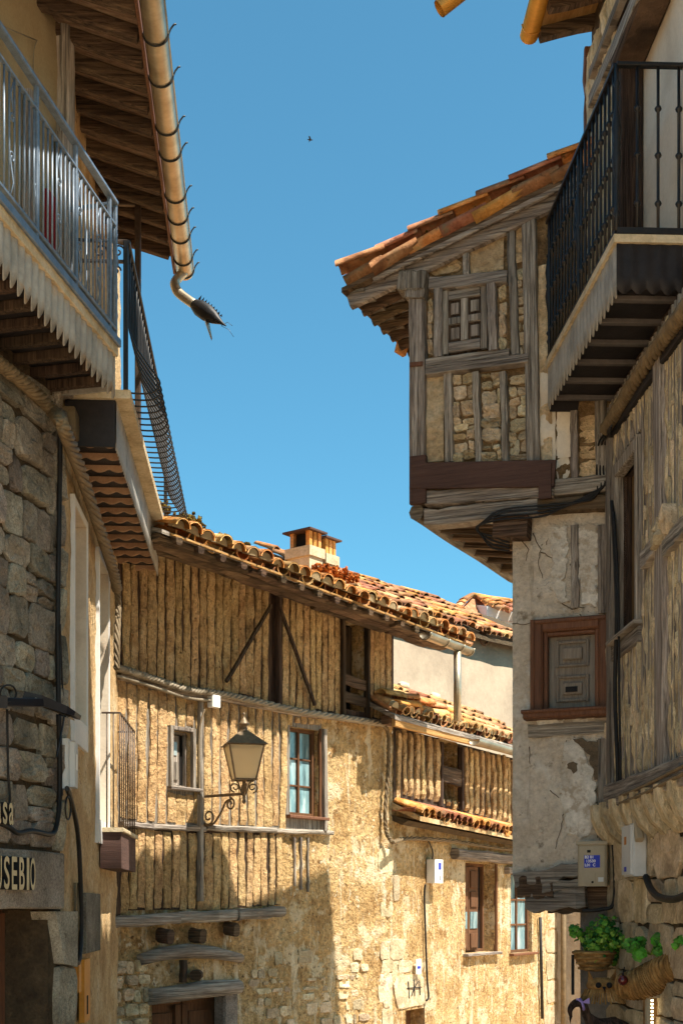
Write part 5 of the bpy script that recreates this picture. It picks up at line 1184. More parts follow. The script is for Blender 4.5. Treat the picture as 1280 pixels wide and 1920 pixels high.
# ================================================================== unseen neighbour beside the camera, added tall to shade the stone house
WZ = Wall(2.0, 7.2, .02, -1)
near_house = thing('shading_neighbour', 'unseen plastered neighbour added tall to shade the stone house, its gutter spout poking into the top edge', 'house', WZ.w(2.5, 0))
mb = facade(WZ, 0, 3.0, -.6, 11.8, [(1.5, 2.3, 1.9, 3.2), (1.5, 2.3, 5.0, 6.4)], .25, .01, 3, .15); mb.wbox(WZ, 0, 3.0, -.6, 11.8, -6, -.2); new('wall', mb, ochreL, near_house)
for o in ((1.5, 2.3, 1.9, 3.2), (1.5, 2.3, 5.0, 6.4)): window(near_house, WZ, o, 2, 3, .1, brownw, glass)
p_ = [WZ.w(-.1, 11.75, .4), WZ.w(3.1, 11.75, .4), WZ.w(3.1, 13.0, -6), WZ.w(-.1, 13.0, -6)]; rf = new('roof', MB().hexa(p_+[p+Z*.08 for p in p_]), tile, near_house)
tp = hitY(823, 17, 7.0); rt = WZ.w(.3, 7.35, .0)
new('spout', MB().tube([tp, tp.lerp(rt, .25)+Z*.02, tp.lerp(rt, .6)+Z*.02, rt], .045, 10, caps=False).tube([tp, tp.lerp(rt, .25)+Z*.02, tp.lerp(rt, .6)+Z*.02, rt], .04, 10, caps=False), brass, near_house)
ironl = mk('weathered_lantern_iron', [(92, 76, 56), (136, 114, 86)], 20, .3, 60, .002, rough=.5, rnd=.1, grain=.25, metal=.2, spec=.5)
# ================================================================== things on the walls
def box_bev(W, u0, u1, z0, z1, d0, d1): return MB().wbox(W, u0, u1, z0, z1, d0, d1, .12)
# street lantern ---------------------------------------------------
lp = WM.P(378, 1494, .03); tip = lp+WM.n*.53; tip.z = lp.z-.0
lan = thing('street_lantern', 'black iron wall lantern with frosted panes on a scrolled bracket', 'lantern', lp)
LP = Wall(lp.x, lp.y, WM.n.x, WM.n.y)                    # plane of the bracket: u runs out from the wall
new('wall_plate', MB().beam(lp-Z*.30, lp+Z*.04, .035, .02, WM.n), ironl, lan)
new('arm', MB().beam(lp, tip+WM.n*.01, .022, .025, Z), ironl, lan)
pts = [LP.w(.02, lp.z-.22), LP.w(.06, lp.z-.27), LP.w(.16, lp.z-.25), LP.w(.25, lp.z-.15), LP.w(.31, lp.z-.06), LP.w(.38, lp.z-.04)]
br = new('bracket_curve', MB().tube(cable(pts, .01), .010, 6), ironl, lan)
new('scroll', MB().tube([LP.w(.09+(.075*(1-t*.75))*math.cos(-2.2+t*8), lp.z-.19+(.075*(1-t*.75))*math.sin(-2.2+t*8)) for t in [i/20 for i in range(21)]], .010, 6), ironl, lan)
new('scroll', MB().tube([LP.w(.36+(.06*(1-t*.75))*math.cos(1.6-t*8), lp.z-.085+(.06*(1-t*.75))*math.sin(1.6-t*8)) for t in [i/20 for i in range(21)]], .009, 6), ironl, lan)
new('finial', MB().lathe(Matrix.Translation(tip-Z*.09), [(.004, 0), (.016, .01), (.02, .025), (.010, .045), (.014, .06), (.014, .16), (.008, .2)], 10), ironl, lan)
zl = CZ+(HY-1462)/F*tip.y; zh = CZ+(HY-1398)/F*tip.y
b0_, b1_ = .092, .158                                     # half widths bottom and top
LM = Matrix.Translation(Vector((tip.x, tip.y, 0))) @ Matrix.Rotation(math.atan2(WM.u.y, WM.u.x)-R(38), 4, 'Z')
def lc(x, y, z): return LM @ Vector((x, y, z))
for k in range(4):
    a = math.pi/2*k; c_, s_ = math.cos(a), math.sin(a)
    def q(x, y, z): return lc(x*c_-y*s_, x*s_+y*c_, z)
    new('pane', MB().add([q(-b0_, b0_, zl), q(b0_, b0_, zl), q(b1_, b1_, zh), q(-b1_, b1_, zh), q(-b0_, b0_-.006, zl), q(b0_, b0_-.006, zl), q(b1_, b1_-.006, zh), q(-b1_, b1_-.006, zh)], [(0, 1, 2, 3), (7, 6, 5, 4)]), frost, lan)
    new('corner_bar', MB().beam(q(b0_, b0_, zl-.01), q(b1_, b1_, zh), .016, .016, Vector((1, 0, 0))), ironl, lan)
    new('base_bar', MB().beam(q(-b0_, b0_, zl), q(b0_, b0_, zl), .016, .016, Z), ironl, lan); new('top_bar', MB().beam(q(-b1_, b1_, zh), q(b1_, b1_, zh), .018, .018, Z), ironl, lan)
    new('foot_scroll', MB().tube([q(0, .03+(.05*(1-t*.75))*math.cos(-1.5+t*8)+.05, 0)+Z*(zl-.07+(.045*(1-t*.75))*math.sin(-1.5+t*8)) for t in [i/16 for i in range(17)]], .007, 5), ironl, lan)
    new('foot_bar', MB().tube([lc(0, 0, zl-.16), q(0, .03, zl-.10), q(0, .05, zl-.03), q(0, .08, zl)], .007, 5), ironl, lan)
rv = [lc(x*.188, y*.188, zh) for x, y in ((-1, -1), (1, -1), (1, 1), (-1, 1))]+[lc(x*.05, y*.05, zh+.12) for x, y in ((-1, -1), (1, -1), (1, 1), (-1, 1))]
new('roof', MB().hexa(rv), ironl, lan)
new('crown', MB().lathe(lc(0, 0, zh+.115) and Matrix.Translation(lc(0, 0, zh+.115)), [(.05, 0), (.052, .02), (.03, .025), (.03, .065), (.05, .07), (.05, .085), (.035, .10), (.02, .125), (.008, .14), (.008, .16), (.014, .17), (.004, .185)], 12), ironl, lan)
new('stem', MB().tube([lc(0, 0, zl-.17), lc(0, 0, zl-.05)], .012, 8), ironl, lan)
# small white junction box with its conduit
p_ = WM.rect(379, 390, 1306, 1328)
new('junction_box', box_bev(WM, p_[0], p_[1]+.03, p_[2], p_[3], .06, .14), white, None, label='tiny white junction box above the lantern on the ribbed wall', cat='junction box')
new('conduit', MB().tube(cable([WM.P(384, 1330, .09), WM.P(378, 1350, .08), WM.P(374, 1370, .07), WM.P(373, 1420, .07), WM.P(374, 1490, .06)], .01), .009, 6), cablet, None, label='thin tan conduit running from the white junction box down to the lantern', cat='conduit')
# cable bundle along the floor beam of the timber house
mids = [(218, 1255), (250, 1264), (300, 1280), (350, 1296), (400, 1302), (470, 1316), (560, 1336), (650, 1350), (720, 1361)]
new('cable_bundle', twisted([WM.P(x, y-3, .11) for x, y in mids], .022, .017, 4, 17), cablem, None, label='pale twisted cable bundle crossing the ribbed timber house below its upper storey', cat='cable')
new('cable', MB().tube(cable([WM.P(x, y+12, .10) for x, y in mids[:5]], .01), .016, 7), cablem, None, label='single pale cable just under the left half of the twisted bundle', cat='cable')
new('cable', twisted([WM.P(720, 1361, .09), WM.P(728, 1380, .08), WM.P(727, 1450, .07), WM.P(722, 1520, .07), WM.P(724, 1560, .07), WM.P(735, 1579, .10)], .014, .012, 3, 8), cablet, None, label='tan cables dropping down the corner between the two middle houses', cat='cable')
new('cable_bundle', twisted([WN.P(735, 1579, .12), WN.P(770, 1572, .10), WN.P(850, 1577, .08), WN.P(905, 1586, .08), WN.P(985, 1597, .08)], .016, .013, 3, 9), cablet, None, label='tan twisted cables hanging under the small tile canopy', cat='cable')
# meter box and cable on the canopy house
r = WN.rect(795, 812, 1612, 1656)
mbx = thing('meter_box', 'cream white meter box marked 1 under the tile canopy', 'box', WN.w((r[0]+r[1])/2, r[2]))
new('case', box_bev(WN, r[0]+.02, r[1]-.02, r[2], r[3], .01, .14), white, mbx)
r2 = (r[0]+r[1])/2
mk_ = MB().wbox(WN, r2-.035, r2+.035, (r[2]+r[3])/2+.02, (r[2]+r[3])/2+.10, .141, .144); new('blue_label', mk_, bluel, mbx); new('mark', MB().wbox(WN, r2-.008, r2+.008, r[2]+.03, r[2]+.09, .141, .144), ink, mbx)
new('cable', MB().tube(cable([WN.P(797, 1658, .05), WN.P(795, 1680, .03), WN.P(797, 1740, .03), WN.P(800, 1830, .04), WN.P(803, 1868, .04), WN.P(799, 1876, .04)], .01), .012, 6), cableb, None, label='black cable hanging from the cream meter box down to the carved corner stone', cat='cable')
new('cable', MB().tube(cable([WN.P(803, 1578, .07), WN.P(808, 1588, .05), WN.P(811, 1600, .06), WN.P(810, 1611, .08)], .01), .009, 6), cableb, None, label='short black cable looping into the top of the cream meter box', cat='cable')
r = WN.rect(772, 781, 1798, 1826)
pl = thing('street_plate', 'small white tile plate with a blue mark by the carved corner stone', 'plate', WN.w(r[0], r[2]))
new('plate', MB().wbox(WN, r[0], r[1], r[2], r[3], .045, .055), white, pl); new('mark', MB().wbox(WN, r[0]+.02, r[1]-.02, r[2]+.06, r[3]-.08, .055, .058), bluel, pl)

# ---------------------------------------------------------------- left side
def letters(txt, W, px0, px1, ytop, ybot, d, group_o, mat):
    """relief letters set one by one along the wall"""
    a, b = W.U(px0, d), W.U(px1, d); n = len(txt); m = (px0+px1)/2; z0 = W.hit(m, ybot, d)[1]; z1 = W.hit(m, ytop, d)[1]; wts = [{'I': .5, 'l': .5}.get(c, 1.0) for c in txt]; tot = sum(wts); u = a
    for c, w_ in zip(txt, wts):
        cu = bpy.data.curves.new('letter', 'FONT'); cu.body = c; cu.extrude = .06; cu.size = 1; cu.offset = .012
        t_ = bpy.data.objects.new('letter', cu); COL.objects.link(t_); dg = bpy.context.evaluated_depsgraph_get(); me = bpy.data.meshes.new_from_object(t_.evaluated_get(dg)); bpy.data.objects.remove(t_)
        xs = [v.co.x for v in me.vertices]; ys = [v.co.y for v in me.vertices]; x0, x1, y0, y1 = min(xs), max(xs), min(ys), max(ys)
        full = (b-a)*w_/tot; lw_ = full*.70
        for v in me.vertices:
            q_ = W.w(u+(v.co.x-x0)/(x1-x0)*lw_, z0+(v.co.y-y0)/(y1-y0)*(z1-z0), d+v.co.z*.4); v.co = q_
        me.materials.append(mat); me.materials.append(ink); me.update()
        for p_ in me.polygons: p_.material_index = 0 if p_.normal.dot(W.n) > .7 else 1
        new('letter', me, mat, group_o); u += full
sg = thing('shop_sign', 'cream relief letters EUSEBIO fixed to the granite lintel', 'sign', W1.P(0, 1668, .09)); letters('EUSEBIO', W1, -29, 64, 1606, 1668, .098, sg, paint)
sg = thing('shop_sign', 'cream relief letters Casa above the lintel at the left edge', 'sign', W1.P(0, 1545, .09)); letters('Casa', W1, -25, 22, 1503, 1545, .09, sg, paint)
# grey electricity box
r = W1.rect(104, 126, 1384, 1478)
WE = Wall(W1.w(CN-.01, 0).x, W1.w(CN-.01, 0).y, W1.u.x, W1.u.y)
eb = thing('electric_box', 'tall grey electricity box on the corner of the granite wall', 'box', W1.w(CN, r[2]))
p0 = hitY(103, 1478, 8.25); bz0, bz1 = p0.z, CZ+(HY-1384)/F*8.25
WX = Wall(p0.x, p0.y, 1, .08)
new('case', box_bev(WX, .0, .085, bz0, bz1, -.16, .0), pvc, eb); new('door', box_bev(WX, .086, .125, bz0+.01, bz1-.02, -.15, -.01), pvc, eb)
new('plate', MB().wbox(WX, .126, .128, bz0+.12, bz0+.22, -.11, -.05), white, eb)
# floodlight
fl_ = thing('floodlight', 'flat black floodlight on an arm in front of the granite wall', 'lamp', W1.P(10, 1320, .06))
a, b = W1.P(6, 1316, .10), hitY(146, 1347, 7.9); m_ = hitY(66, 1318, 7.75)
new('arm', MB().beam(a, m_+Vector((.04, 0, 0)), .03, .05, Z), black, fl_)
new('bracket', MB().beam(W1.P(6, 1316, -.02), W1.P(6, 1316, .13), .05, .07, Z), black, fl_)
h0, h1 = hitY(48, 1306, 7.75), hitY(146, 1343, 7.95); t_ = (h1-h0).normalized(); sdv = Vector((.0, 1, 0)); upv = sdv.cross(t_)
if upv.z < 0: upv = -upv
L_ = (h1-h0).length
mb = MB(); vs = []
for k, w_, h_ in ((0, .05, .03), (.35, .09, .045), (.85, .10, .035), (1.0, .09, .02)):
    for x, y in ((-1, -1), (1, -1), (1, 1), (-1, 1)): vs.append(h0+t_*(L_*k)+sdv*(x*w_)+upv*(y*h_*(1 if y > 0 else .6)))
fs = [(i*4+j, i*4+(j+1) % 4, i*4+4+(j+1) % 4, i*4+4+j) for i in range(3) for j in range(4)]+[(3, 2, 1, 0), (12, 13, 14, 15)]
new('housing', mb.add(vs, fs), black, fl_); new('lens', MB().hexa([h0+t_*(L_*k)+sdv*(x*.07)-upv*(.026+y) for y in (.008, .0) for k, x in ((.4, -1), (.92, -1), (.92, 1), (.4, 1))]), darkglass, fl_)
new('screw', MB().lathe(Matrix.Translation(h0+t_*(L_*.25)-sdv*.07) @ Matrix.Rotation(R(90), 4, 'X'), [(.012, 0), (.012, .01), (.004, .012)], 8), zinc, fl_)
new('wire_loop', MB().tube([W1.P(16+15*math.cos(t), 1300+16*math.sin(t), .12) for t in [i*.45 for i in range(14)]], .006, 5, closed=True), cableb, fl_)
new('cable', MB().tube(cable([W1.P(14, 1330, .07), W1.P(15, 1400, .07), W1.P(16, 1450, .07), W1.P(19, 1500, .07), W1.P(12, 1540, .07)], .01), .008, 6), cableb, None, label='thin black wire falling from the floodlight past the granite stones', cat='cable')
new('cable', MB().tube(cable([W1.P(-20, 1535, .07), W1.P(15, 1550, .08), W1.P(35, 1562, .09), W1.P(60, 1558, .09), W1.P(95, 1564, .09), W1.P(106, 1550, .08), W1.P(112, 1500, .06), W1.P(112, 1400, .06), W1.P(110, 1300, .06), W1.P(109, 1150, .06), W1.P(111, 1000, .06), W1.P(113, 850, .06), W1.P(112, 790, .08)], .02), .016, 8), cableb, None, label='thick black cable climbing the edge of the granite wall', cat='cable')
new('cable', MB().tube(cable([W2.P(126, 1478, .10), W2.P(134, 1500, .06), W2.P(146, 1560, .05), W2.P(151, 1640, .05), W2.P(153, 1740, .05), W2.P(149, 1800, .06), W2.P(142, 1802, .06), W2.P(136, 1780, .05)], .01), .016, 7), cableb, None, label='black cable dropping from the grey electricity box to the pavement boxes', cat='cable')
new('cable', MB().tube([W2.P(128+5*math.cos(t), 1515+22*math.sin(t), .06+.002*t) for t in [i*.5 for i in range(26)]], .006, 5), cableb, None, label='coiled spare black wire under the grey electricity box', cat='cable')
new('cable', MB().tube(cable([W2.P(113, 1170, .03), W2.P(118, 1300, .03), W2.P(120, 1345, .04), W2.P(114, 1380, .06), W2.P(106, 1420, .09)], .01), .006, 5), cableb, None, label='thin black wire slanting down to the grey electricity box', cat='cable')
# twisted bundle along the house walls under the balconies
pts = [W1.P(-40, 650, .06), W1.P(0, 682, .07), W1.P(50, 722, .07), W1.P(100, 772, .08), W2.P(118, 800, .12), W2.P(150, 880, .10), W2.P(185, 985, .09), W2.P(210, 1060, .09), W2.P(220, 1105, .09)]
new('cable_bundle', twisted(pts, .028, .018, 5, 12), cablet, None, label='thick twisted tan cable bundle under the two left balconies', cat='cable')
new('cable_bundle', MB().tube(cable([W2.P(120, 830, .05), W2.P(150, 905, .05), W2.P(185, 1010, .05), W2.P(205, 1070, .05)], .01), .014, 6), cablet, None, label='thin tan cable parallel below the thick twisted bundle on the left', cat='cable')
new('cable', twisted([W2.P(220, 1105, .09), W2.P(222, 1140, .09), W2.P(220, 1200, .10), W2.P(219, 1255, .10)], .016, .012, 4, 3), cablet, None, label='cables dropping in the corner left of the ribbed timber house', cat='cable')
new('junction_box', box_bev(W2, W2.U(116)-.1, W2.U(116)+.08, W2.hit(116, 790)[1]-.1, W2.hit(116, 790)[1]+.06, .02, .10), cablet, None, label='worn junction box where cables meet under the left balconies', cat='junction box')
# doorbell panel and conduits low on the left
r = W2.rect(145, 156, 1798, 1915); pn = thing('entry_intercom', 'narrow brass entry panel with slots at the bottom left', 'panel', W2.w(r[0], r[2])); new('case', box_bev(W2, r[0], r[1], r[2], r[3], .01, .05), brass, pn); new('slot', MB().wbox(W2, (r[0]+r[1])/2-.03, (r[0]+r[1])/2+.03, r[2]+.05, r[2]+.18, .05, .053), ink, pn)
r = W2.rect(134, 139, 1800, 1860); new('name_plate', box_bev(W2, r[0], r[1], r[2], r[3], .01, .05), brass, None, label='small brass plate left of the narrow entry panel', cat='plate')
for x in (141, 147): new('conduit', MB().tube([W2.P(x, 1655, .03), W2.P(x, 1780, .03)], .010, 6), cablet, None, label='thin conduit beside the thick black cable, %s of the pair' % ('left' if x == 141 else 'right'), cat='conduit')
new('ledge_stone', MB().wbox(W2, W2.U(152), W2.U(180), W2.hit(166, 1785)[1], W2.hit(166, 1675)[1], -.02, .035, .1), granite, plaster_house)

# ---------------------------------------------------------------- right side
pts = [WQ.P(1310, 545, .10), WQ.P(1280, 585, .10), WQ.P(1240, 640, .10), WQ.P(1190, 715, .09), WQ.P(1160, 765, .09), WQ.P(1135, 805, .10)]
new('cable_bundle', twisted(pts, .032, .02, 5, 9), cablet, None, label='thick twisted cable bundle running below the right-hand balcony', cat='cable')
new('cable_tray', MB().beam(WQ.P(1282, 612, .05), WQ.P(1148, 808, .05), .05, .09, Z), corrd, None, label='dark tray behind the twisted cables on the right wall', cat='tray')
for i in range(4):
    x = 1118+6*i; mb = MB().tube(cable([WQ.P(1145, 798, .10+.02*i), WR.P(x+4, 830, .08), WR.P(x, 880, .06), WR.P(x-2, 930-7*i, .09), WR.P(1080-10*i, 942+4*i, .12), WR.P(1010, 948+7*i, .14), WR.P(940, 956+6*i, .14), WR.P(906-4*i, 978+3*i, .16), WR.P(894+3*i, 996+3*i, .14), WR.P(922, 1006+7*i, .10), WR.P(955, 1018+5*i, .06)], .01), .0075, 6)
    new('cable', mb, cableb, None, label=('topmost', 'second', 'third', 'lowest')[i]+' of the four black cables looping under the jetty beam', cat='cable', group='black cables looping under the jetty')
new('cable', MB().tube(cable([WQ.P(1146, 940, .08), WQ.P(1150, 1000, .08), WQ.P(1155, 1150, .08), WQ.P(1152, 1300, .08), WQ.P(1157, 1480, .08), WR.P(1142, 1520, .1), WR.P(1150, 1600, .1), WR.P(1150, 1690, .1), WR.P(1128, 1705, .1), WR.P(1090, 1708, .1)], .01), .014, 7), cableb, None, label='thick black cable falling in the corner beside the red-framed window', cat='cable')
new('cable', MB().tube(cable([WQ.P(1150, 960, .09), WQ.P(1158, 1100, .09), WQ.P(1160, 1300, .09), WQ.P(1163, 1490, .09)], .01), .008, 6), cableb, None, label='thin black wire right of the thick corner cable', cat='cable')
new('cable', MB().tube(cable([WR.P(1136, 1345, .02), WR.P(1137, 1250, .03), WR.P(1138, 1200, .04)], .01), .006, 6), cableb, None, label='short thin wire along the red frame right side', cat='cable')
for i, (dy, nm) in enumerate(((0, 'upper'), (14, 'lower'))):
    new('cable', MB().tube(cable([WQ.P(x, y+dy+3*math.sin(x*.2), .15) for x, y in ((1162, 1492), (1185, 1486), (1210, 1472), (1240, 1456), (1290, 1430))], .01), .012, 6), cablet, None, label='%s tan cable clipped along the floor beam on the right' % nm, cat='cable')
# meter cabinet with the blue code plate
r = WR.rect(1087, 1141, 1580, 1662)
mc = thing('meter_cabinet', 'beige meter cabinet with a blue code plate beside the rotten sill beams', 'cabinet', WR.w((r[0]+r[1])/2, r[2]))
new('case', box_bev(WR, r[0], r[1], r[2], r[3], .02, .10), pvcy, mc); new('lid', box_bev(WR, r[0]-.008, r[1]+.008, r[3]-.02, r[3]+.008, .02, .115), pvcy, mc); new('door', box_bev(WR, r[0]+.012, r[1]-.012, r[2]+.015, r[3]-.03, .1, .108), pvcy, mc)
wu, hu_ = r[1]-r[0], r[3]-r[2]
bl = new('code_plate', MB().wbox(WR, r[0]+wu*.24, r[0]+wu*.78, r[2]+hu_*.42, r[2]+hu_*.70, .108, .111), bluel, mc)
def text(txt, W, u, z, d, size, mat, parent, name='text', stretch=1.0):
    cu = bpy.data.curves.new(name, 'FONT'); cu.body = txt; cu.size = size; cu.extrude = .0006; cu.offset = .0006
    t_ = bpy.data.objects.new(name, cu); COL.objects.link(t_); dg = bpy.context.evaluated_depsgraph_get(); me = bpy.data.meshes.new_from_object(t_.evaluated_get(dg)); bpy.data.objects.remove(t_)
    for v in me.vertices: v.co = W.w(u+v.co.x*stretch, z+v.co.y, d+v.co.z)
    me.materials.append(mat); return new(name, me, mat, parent)
for i, tx in enumerate(('B2 01', ' 13530', 'L01  C')): text(tx, WR, r[0]+wu*.26, r[2]+hu_*(.63-.09*i), .1118, .027, white, bl, 'code_line')
new('lock_plate', box_bev(WR, r[0]+wu*.40, r[0]+wu*.62, r[2]+hu_*.06, r[2]+hu_*.30, .108, .112), pvcy, mc); new('lock', MB().lathe(frame_m(WR.u, Z, WR.n, WR.w(r[0]+wu*.53, r[2]+hu_*.09, .112)), [(.008, 0), (.008, .006), (.003, .007)], 8), ink, mc)
new('sticker', MB().wbox(WR, r[0]+wu*.72, r[0]+wu*.90, r[2]+hu_*.10, r[2]+hu_*.20, .108, .110), pvc, mc); new('tape_mark', MB().wbox(WR, r[0]+wu*.34, r[0]+wu*.46, r[2]+hu_*.76, r[2]+hu_*.82, .108, .110), ink, mc)
# grey box on the right wall
u0 = WQ.U(1200); z0, z1 = WQ.hit(1215, 1640, .1)[1], WQ.hit(1215, 1537, .1)[1]
gb = thing('fuse_box', 'pale grey box standing proud of the right-hand stone wall below the floor beam', 'box', WQ.w(u0, z0))
new('case', box_bev(WQ, u0, u0+.24, z0, z1, .02, .11), pvc, gb); new('lid', box_bev(WQ, u0+.01, u0+.23, z0+.01, z1-.01, .11, .125), pvc, gb); new('sticker', MB().wbox(WQ, u0+.08, u0+.13, z0+.03, z0+.06, .125, .127), bluel, gb); new('sticker', MB().wbox(WQ, u0+.08, u0+.13, z0+.20, z0+.25, .125, .127), tileo, gb)
new('cable_duct', MB().beam(WQ.P(1198, 1575, .08), WQ.P(1188, 1505, .08), .05, .05, WQ.n), pvcy, None, label='beige duct rising behind the pale grey box on the right', cat='duct')
new('cable', MB().tube(cable([WQ.P(1210, 1644, .07), WQ.P(1218, 1665, .08), WQ.P(1235, 1682, .08), WQ.P(1262, 1686, .07), WQ.P(1290, 1676, .06)], .01), .022, 7), cableb, None, label='thick black cable curving out below the pale grey box', cat='cable')
# plants and straw ornaments by the shop
def leafplant(c, rx, ry, rz, n, size, mats, parent, name='foliage'):
    """many small cupped leaves in uneven sprays, with stems"""
    c = Vector(c); heads = []
    for _ in range(16):
        while True:
            o = Vector((rj(1), rj(1), rj(1)))
            if o.length < 1 and o.z > -.75: break
        heads.append((Vector((o.x*rx, o.y*ry, o.z*rz)), random.uniform(.22, .5)*min(rx, rz*1.4)))
    for g_, mat in enumerate(mats):
        mb = MB()
        for _ in range(n//len(mats)):
            h, hr = random.choice(heads); o = Vector((rj(1), rj(1), rj(1))).normalized(); q = c+h+o*hr*random.uniform(.5, 1.15)
            nrm = (o+Vector((rj(.6), rj(.6)-.4, rj(.6)+.5))).normalized(); a = nrm.orthogonal().normalized(); a.rotate(Matrix.Rotation(rj(3.1), 3, nrm)); b = nrm.cross(a); s_ = size*random.uniform(.45, 1.3)
            ring = [q+(a*math.cos(k*1.0472)+b*math.sin(k*1.0472))*s_*(1 if k % 2 else .78)-nrm*s_*.3*(k % 2) for k in range(6)]
            mb.add([q+nrm*s_*.12]+ring, [(0, k+1, (k+1) % 6+1) for k in range(6)])
        new(name, mb, mat, parent, kind='stuff')
    for h, hr in heads: new('stem', MB().tube([c-Z*rz*.7, c+h*.6-Z*rz*.2, c+h+Vector((0, 0, hr*.6))], .004, 4), leafy, parent)
random.seed(91)
c = hitY(1113, 1768, 9.0); pt = thing('hanging_plant', 'bushy light green plant in a round straw pot below the meter cabinet', 'plant', c-Z*.2)
leafplant(c, .19, .15, .15, 1000, .021, (leafm, leafy, leafm, leafd), pt)
new('pot', MB().lathe(Matrix.Translation(c-Z*.19), [(.06, 0), (.09, .02), (.12, .06), (.14, .12), (.135, .14)], 16), straw, pt)
for i in range(4): new('straw_hoop', MB().tube([c-Z*(.17-.035*i)+Vector((math.cos(t)*(.105+.013*i), math.sin(t)*(.105+.013*i), 0)) for t in [k*.3927 for k in range(16)]], .009, 5, closed=True), straw, pt)
c = hitY(1218, 1775, 8.05); pt = thing('trailing_plant', 'dark green broad-leaved plant growing from the straw horn basket', 'plant', c)
leafplant(c, .20, .08, .07, 380, .033, (leafd, leafm, leafd), pt); leafplant(hitY(1283, 1765, 7.6), .06, .06, .05, 60, .03, (leafd, leafm), pt)
hb = thing('straw_basket', 'curved ribbed straw horn basket under the dark green plant', 'basket', hitY(1220, 1830, 8.0))
ax_ = cable([hitY(1158, 1848, 8.15), hitY(1195, 1846, 8.08), hitY(1235, 1828, 8.0), hitY(1290, 1800, 7.8)], .1, 8); n = len(ax_)
new('body', MB().tube(ax_, [.035+.062*math.sin(math.pi*min(1, .15+i/n*.62)) for i in range(n)], 14), straw, hb)
for i in range(2, n-1, 1):
    t_ = (ax_[i+1]-ax_[i-1]).normalized(); a = t_.orthogonal().normalized(); b = t_.cross(a); rr = .035+.062*math.sin(math.pi*min(1, .15+i/n*.62))
    new('straw_hoop', MB().tube([ax_[i]+(a*math.cos(k*.3927)+b*math.sin(k*.3927))*(rr+.003) for k in range(16)], .006, 5, closed=True), straw, hb)
ow_ = thing('straw_owl', 'straw ornament with two dark eyes and pointed ears left of the horn basket', 'ornament', hitY(1127, 1878, 8.7))
c = hitY(1127, 1846, 8.7)
new('head', MB().lathe(Matrix.Translation(c-Z*.035) @ Matrix.Diagonal((1.45, 1, 1, 1)), [(.03, -.02), (.06, .0), (.07, .03), (.06, .06), (.03, .08)], 12), straw, ow_)
for i in range(26):
    a = -1.5+3.0*i/25; q = c+Vector((.105*math.sin(a), -.07*math.cos(a), -.03)); new('straw_fringe', MB().beam(q, q+Vector((.05*math.sin(a), -.02*math.cos(a), -.075-.02*random.random())), .011, .004, Vector((0, 1, 0))), straw, ow_)
for s_ in (-1, 1):
    new('eye', MB().lathe(Matrix.Translation(c+Vector((s_*.035, -.075, -.0))) @ Matrix.Rotation(R(90), 4, 'X'), [(.02, 0), (.016, .008), (.006, .012)], 10), ink, ow_)
    new('ear', MB().add([c+Vector((s_*.06, -.03, .03)), c+Vector((s_*.09, .0, .02)), c+Vector((s_*.09, -.02, .10)), c+Vector((s_*.05, .01, .03))], [(0, 1, 2), (1, 3, 2), (3, 0, 2)]), straw, ow_)
new('beak', MB().add([c+Vector((-.012, -.08, -.01)), c+Vector((.012, -.08, -.01)), c+Vector((0, -.10, -.04)), c+Vector((0, -.07, -.03))], [(0, 1, 2), (1, 3, 2), (3, 0, 2)]), ink, ow_)
lb = thing('red_bauble', 'shiny dark red bauble hanging from the straw basket', 'bauble', hitY(1167, 1845, 8.0)); c = hitY(1167, 1838, 7.95)
new('ball', MB().lathe(Matrix.Translation(c), [(.004, -.032), (.02, -.026), (.032, -.008), (.032, .008), (.02, .026), (.004, .032)], 14), redp, lb); new('cap', MB().lathe(Matrix.Translation(c+Z*.03), [(.008, 0), (.008, .015), (.003, .018)], 8), ink, lb); new('string', MB().tube([c+Z*.045, c+Z*.08+Vector((.01, 0, 0))], .003, 4), ink, lb)
dk = thing('bird_ornament', 'dark bird ornament with a lilac ribbon round its neck at the bottom edge', 'ornament', hitY(1110, 1930, 8.6))
bp_ = cable([hitY(1070, 1908, 8.5), hitY(1068, 1893, 8.5), hitY(1078, 1881, 8.52), hitY(1092, 1884, 8.55), hitY(1100, 1905, 8.58), hitY(1120, 1925, 8.6), hitY(1150, 1930, 8.65), hitY(1175, 1925, 8.7)], .1, 5); n = len(bp_)
pr = [.008, .018, .026, .027, .03, .06, .085, .03]
new('body', MB().tube(bp_, [pr[min(7, int(i/(n-1)*7))]*(1-(i/(n-1)*7) % 1)+pr[min(7, int(i/(n-1)*7)+1)]*((i/(n-1)*7) % 1) for i in range(n)], 12), dv, dk)
a = hitY(1069, 1906, 8.5); new('beak', MB().add([a+Vector((-.01, 0, 0)), a+Vector((.01, 0, 0)), a+Vector((0, -.012, 0)), a+Vector((-.004, 0, -.05))], [(0, 1, 3), (1, 2, 3), (2, 0, 3), (0, 2, 1)]), ink, dk)
q = hitY(1090, 1883, 8.54); new('ribbon', MB().tube([q+Vector((math.cos(t)*.012, math.sin(t)*.034, math.cos(t)*-.034+.0)) for t in [k*.5236 for k in range(12)]], .009, 5, closed=True), purple, dk)
for s_ in (-1, 1): new('bow', MB().add([q+Vector((0, -.035, .02)), q+Vector((s_*.04, -.04, .045)), q+Vector((s_*.045, -.03, .005)), q+Vector((0, -.03, .01))], [(0, 1, 2, 3)]), purple, dk)
dc = thing('display_case', 'small lit display case at the bottom right with a string of lights', 'display case', hitY(1232, 1940, 8.05)); c0_ = hitY(1210, 1865, 8.05)
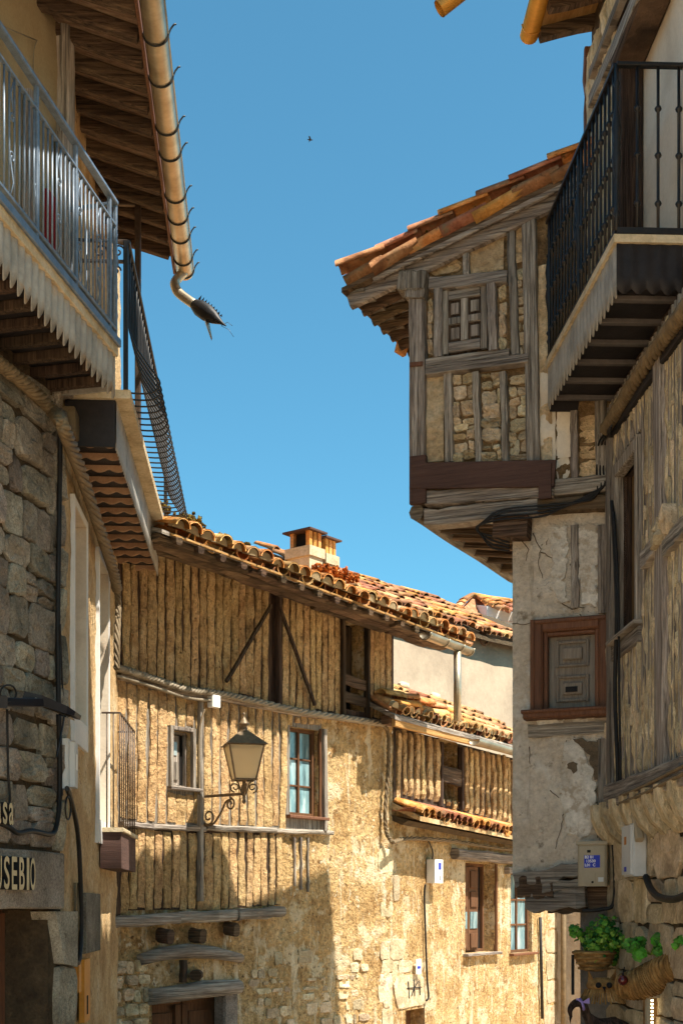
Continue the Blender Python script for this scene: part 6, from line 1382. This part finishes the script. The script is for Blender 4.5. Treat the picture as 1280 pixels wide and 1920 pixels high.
WD = Wall(c0_.x, c0_.y, 1, .05); zt_ = c0_.z
for nm, q_ in (('frame', (0, .022, zt_-.6, zt_)), ('frame', (.135, .155, zt_-.6, zt_)), ('frame', (.023, .134, zt_-.02, zt_))): new(nm, box_bev(WD, *q_, -.03, .02), pvcy, dc)
new('back', MB().wbox(WD, .0, .15, zt_-.6, zt_, -.06, -.05), straw, dc)
for i in range(12): new('light', MB().wbox(WD, .030, .042, zt_-.04-.022*i, zt_-.03-.022*i, .0, .012), led, dc)
new('shelf_bar', MB().beam(hitY(1235, 1853, 8.1), hitY(1275, 1852, 7.75), .02, .02, Z), iron, None, label='short dark bar above the lit display case', cat='bar')
new('wall_bar', MB().beam(hitY(1073, 1865, 9.2), hitY(1073, 1790, 9.2), .02, .02, Vector((0, 1, 0))), iron, None, label='thin upright black bar left of the straw owl', cat='bar')
# pale wall beyond the passage
q = hitY(1044, 1800, 19.5); WF = Wall(q.x, q.y, .3, -.1)
pf = thing('passage_house', 'pale plain house end seen in the gap below the rotten sill beams', 'house', WF.w(.5, -1.3))
mb = facade(WF, -1.2, 3, -1.5, 3.0, [], .15, .02, 2, d=0, seed=2); mb.wbox(WF, -1.2, 3, -1.5, 3.0, -2, -.05); new('wall', mb, farp, pf); new('rain_pipe', MB().tube([WF.w(.10, -1.4, .06), WF.w(.10, 2.9, .06)], .04, 8), cablet, pf)

# a bird far off in the sky
c = hitY(581, 262, 60); bd = thing('flying_bird', 'tiny dark bird gliding in the blue sky', 'bird', c)
new('body', MB().tube([c+Vector((-.12, 0, .02)), c+Vector((-.04, 0, 0)), c+Vector((.06, 0, -.01)), c+Vector((.13, 0, -.01))], [.01, .03, .028, .008], 6), ink, bd)
for s_ in (-1, 1): new('wing', MB().add([c+Vector((-.03, s_*.02, .01)), c+Vector((.05, s_*.02, .01)), c+Vector((.01, s_*.18, .05)), c+Vector((-.06, s_*.26, .02)), c+Vector((0, s_*.1, .045))], [(0, 1, 4), (1, 2, 4), (2, 3, 4), (3, 0, 4)]), ink, bd)
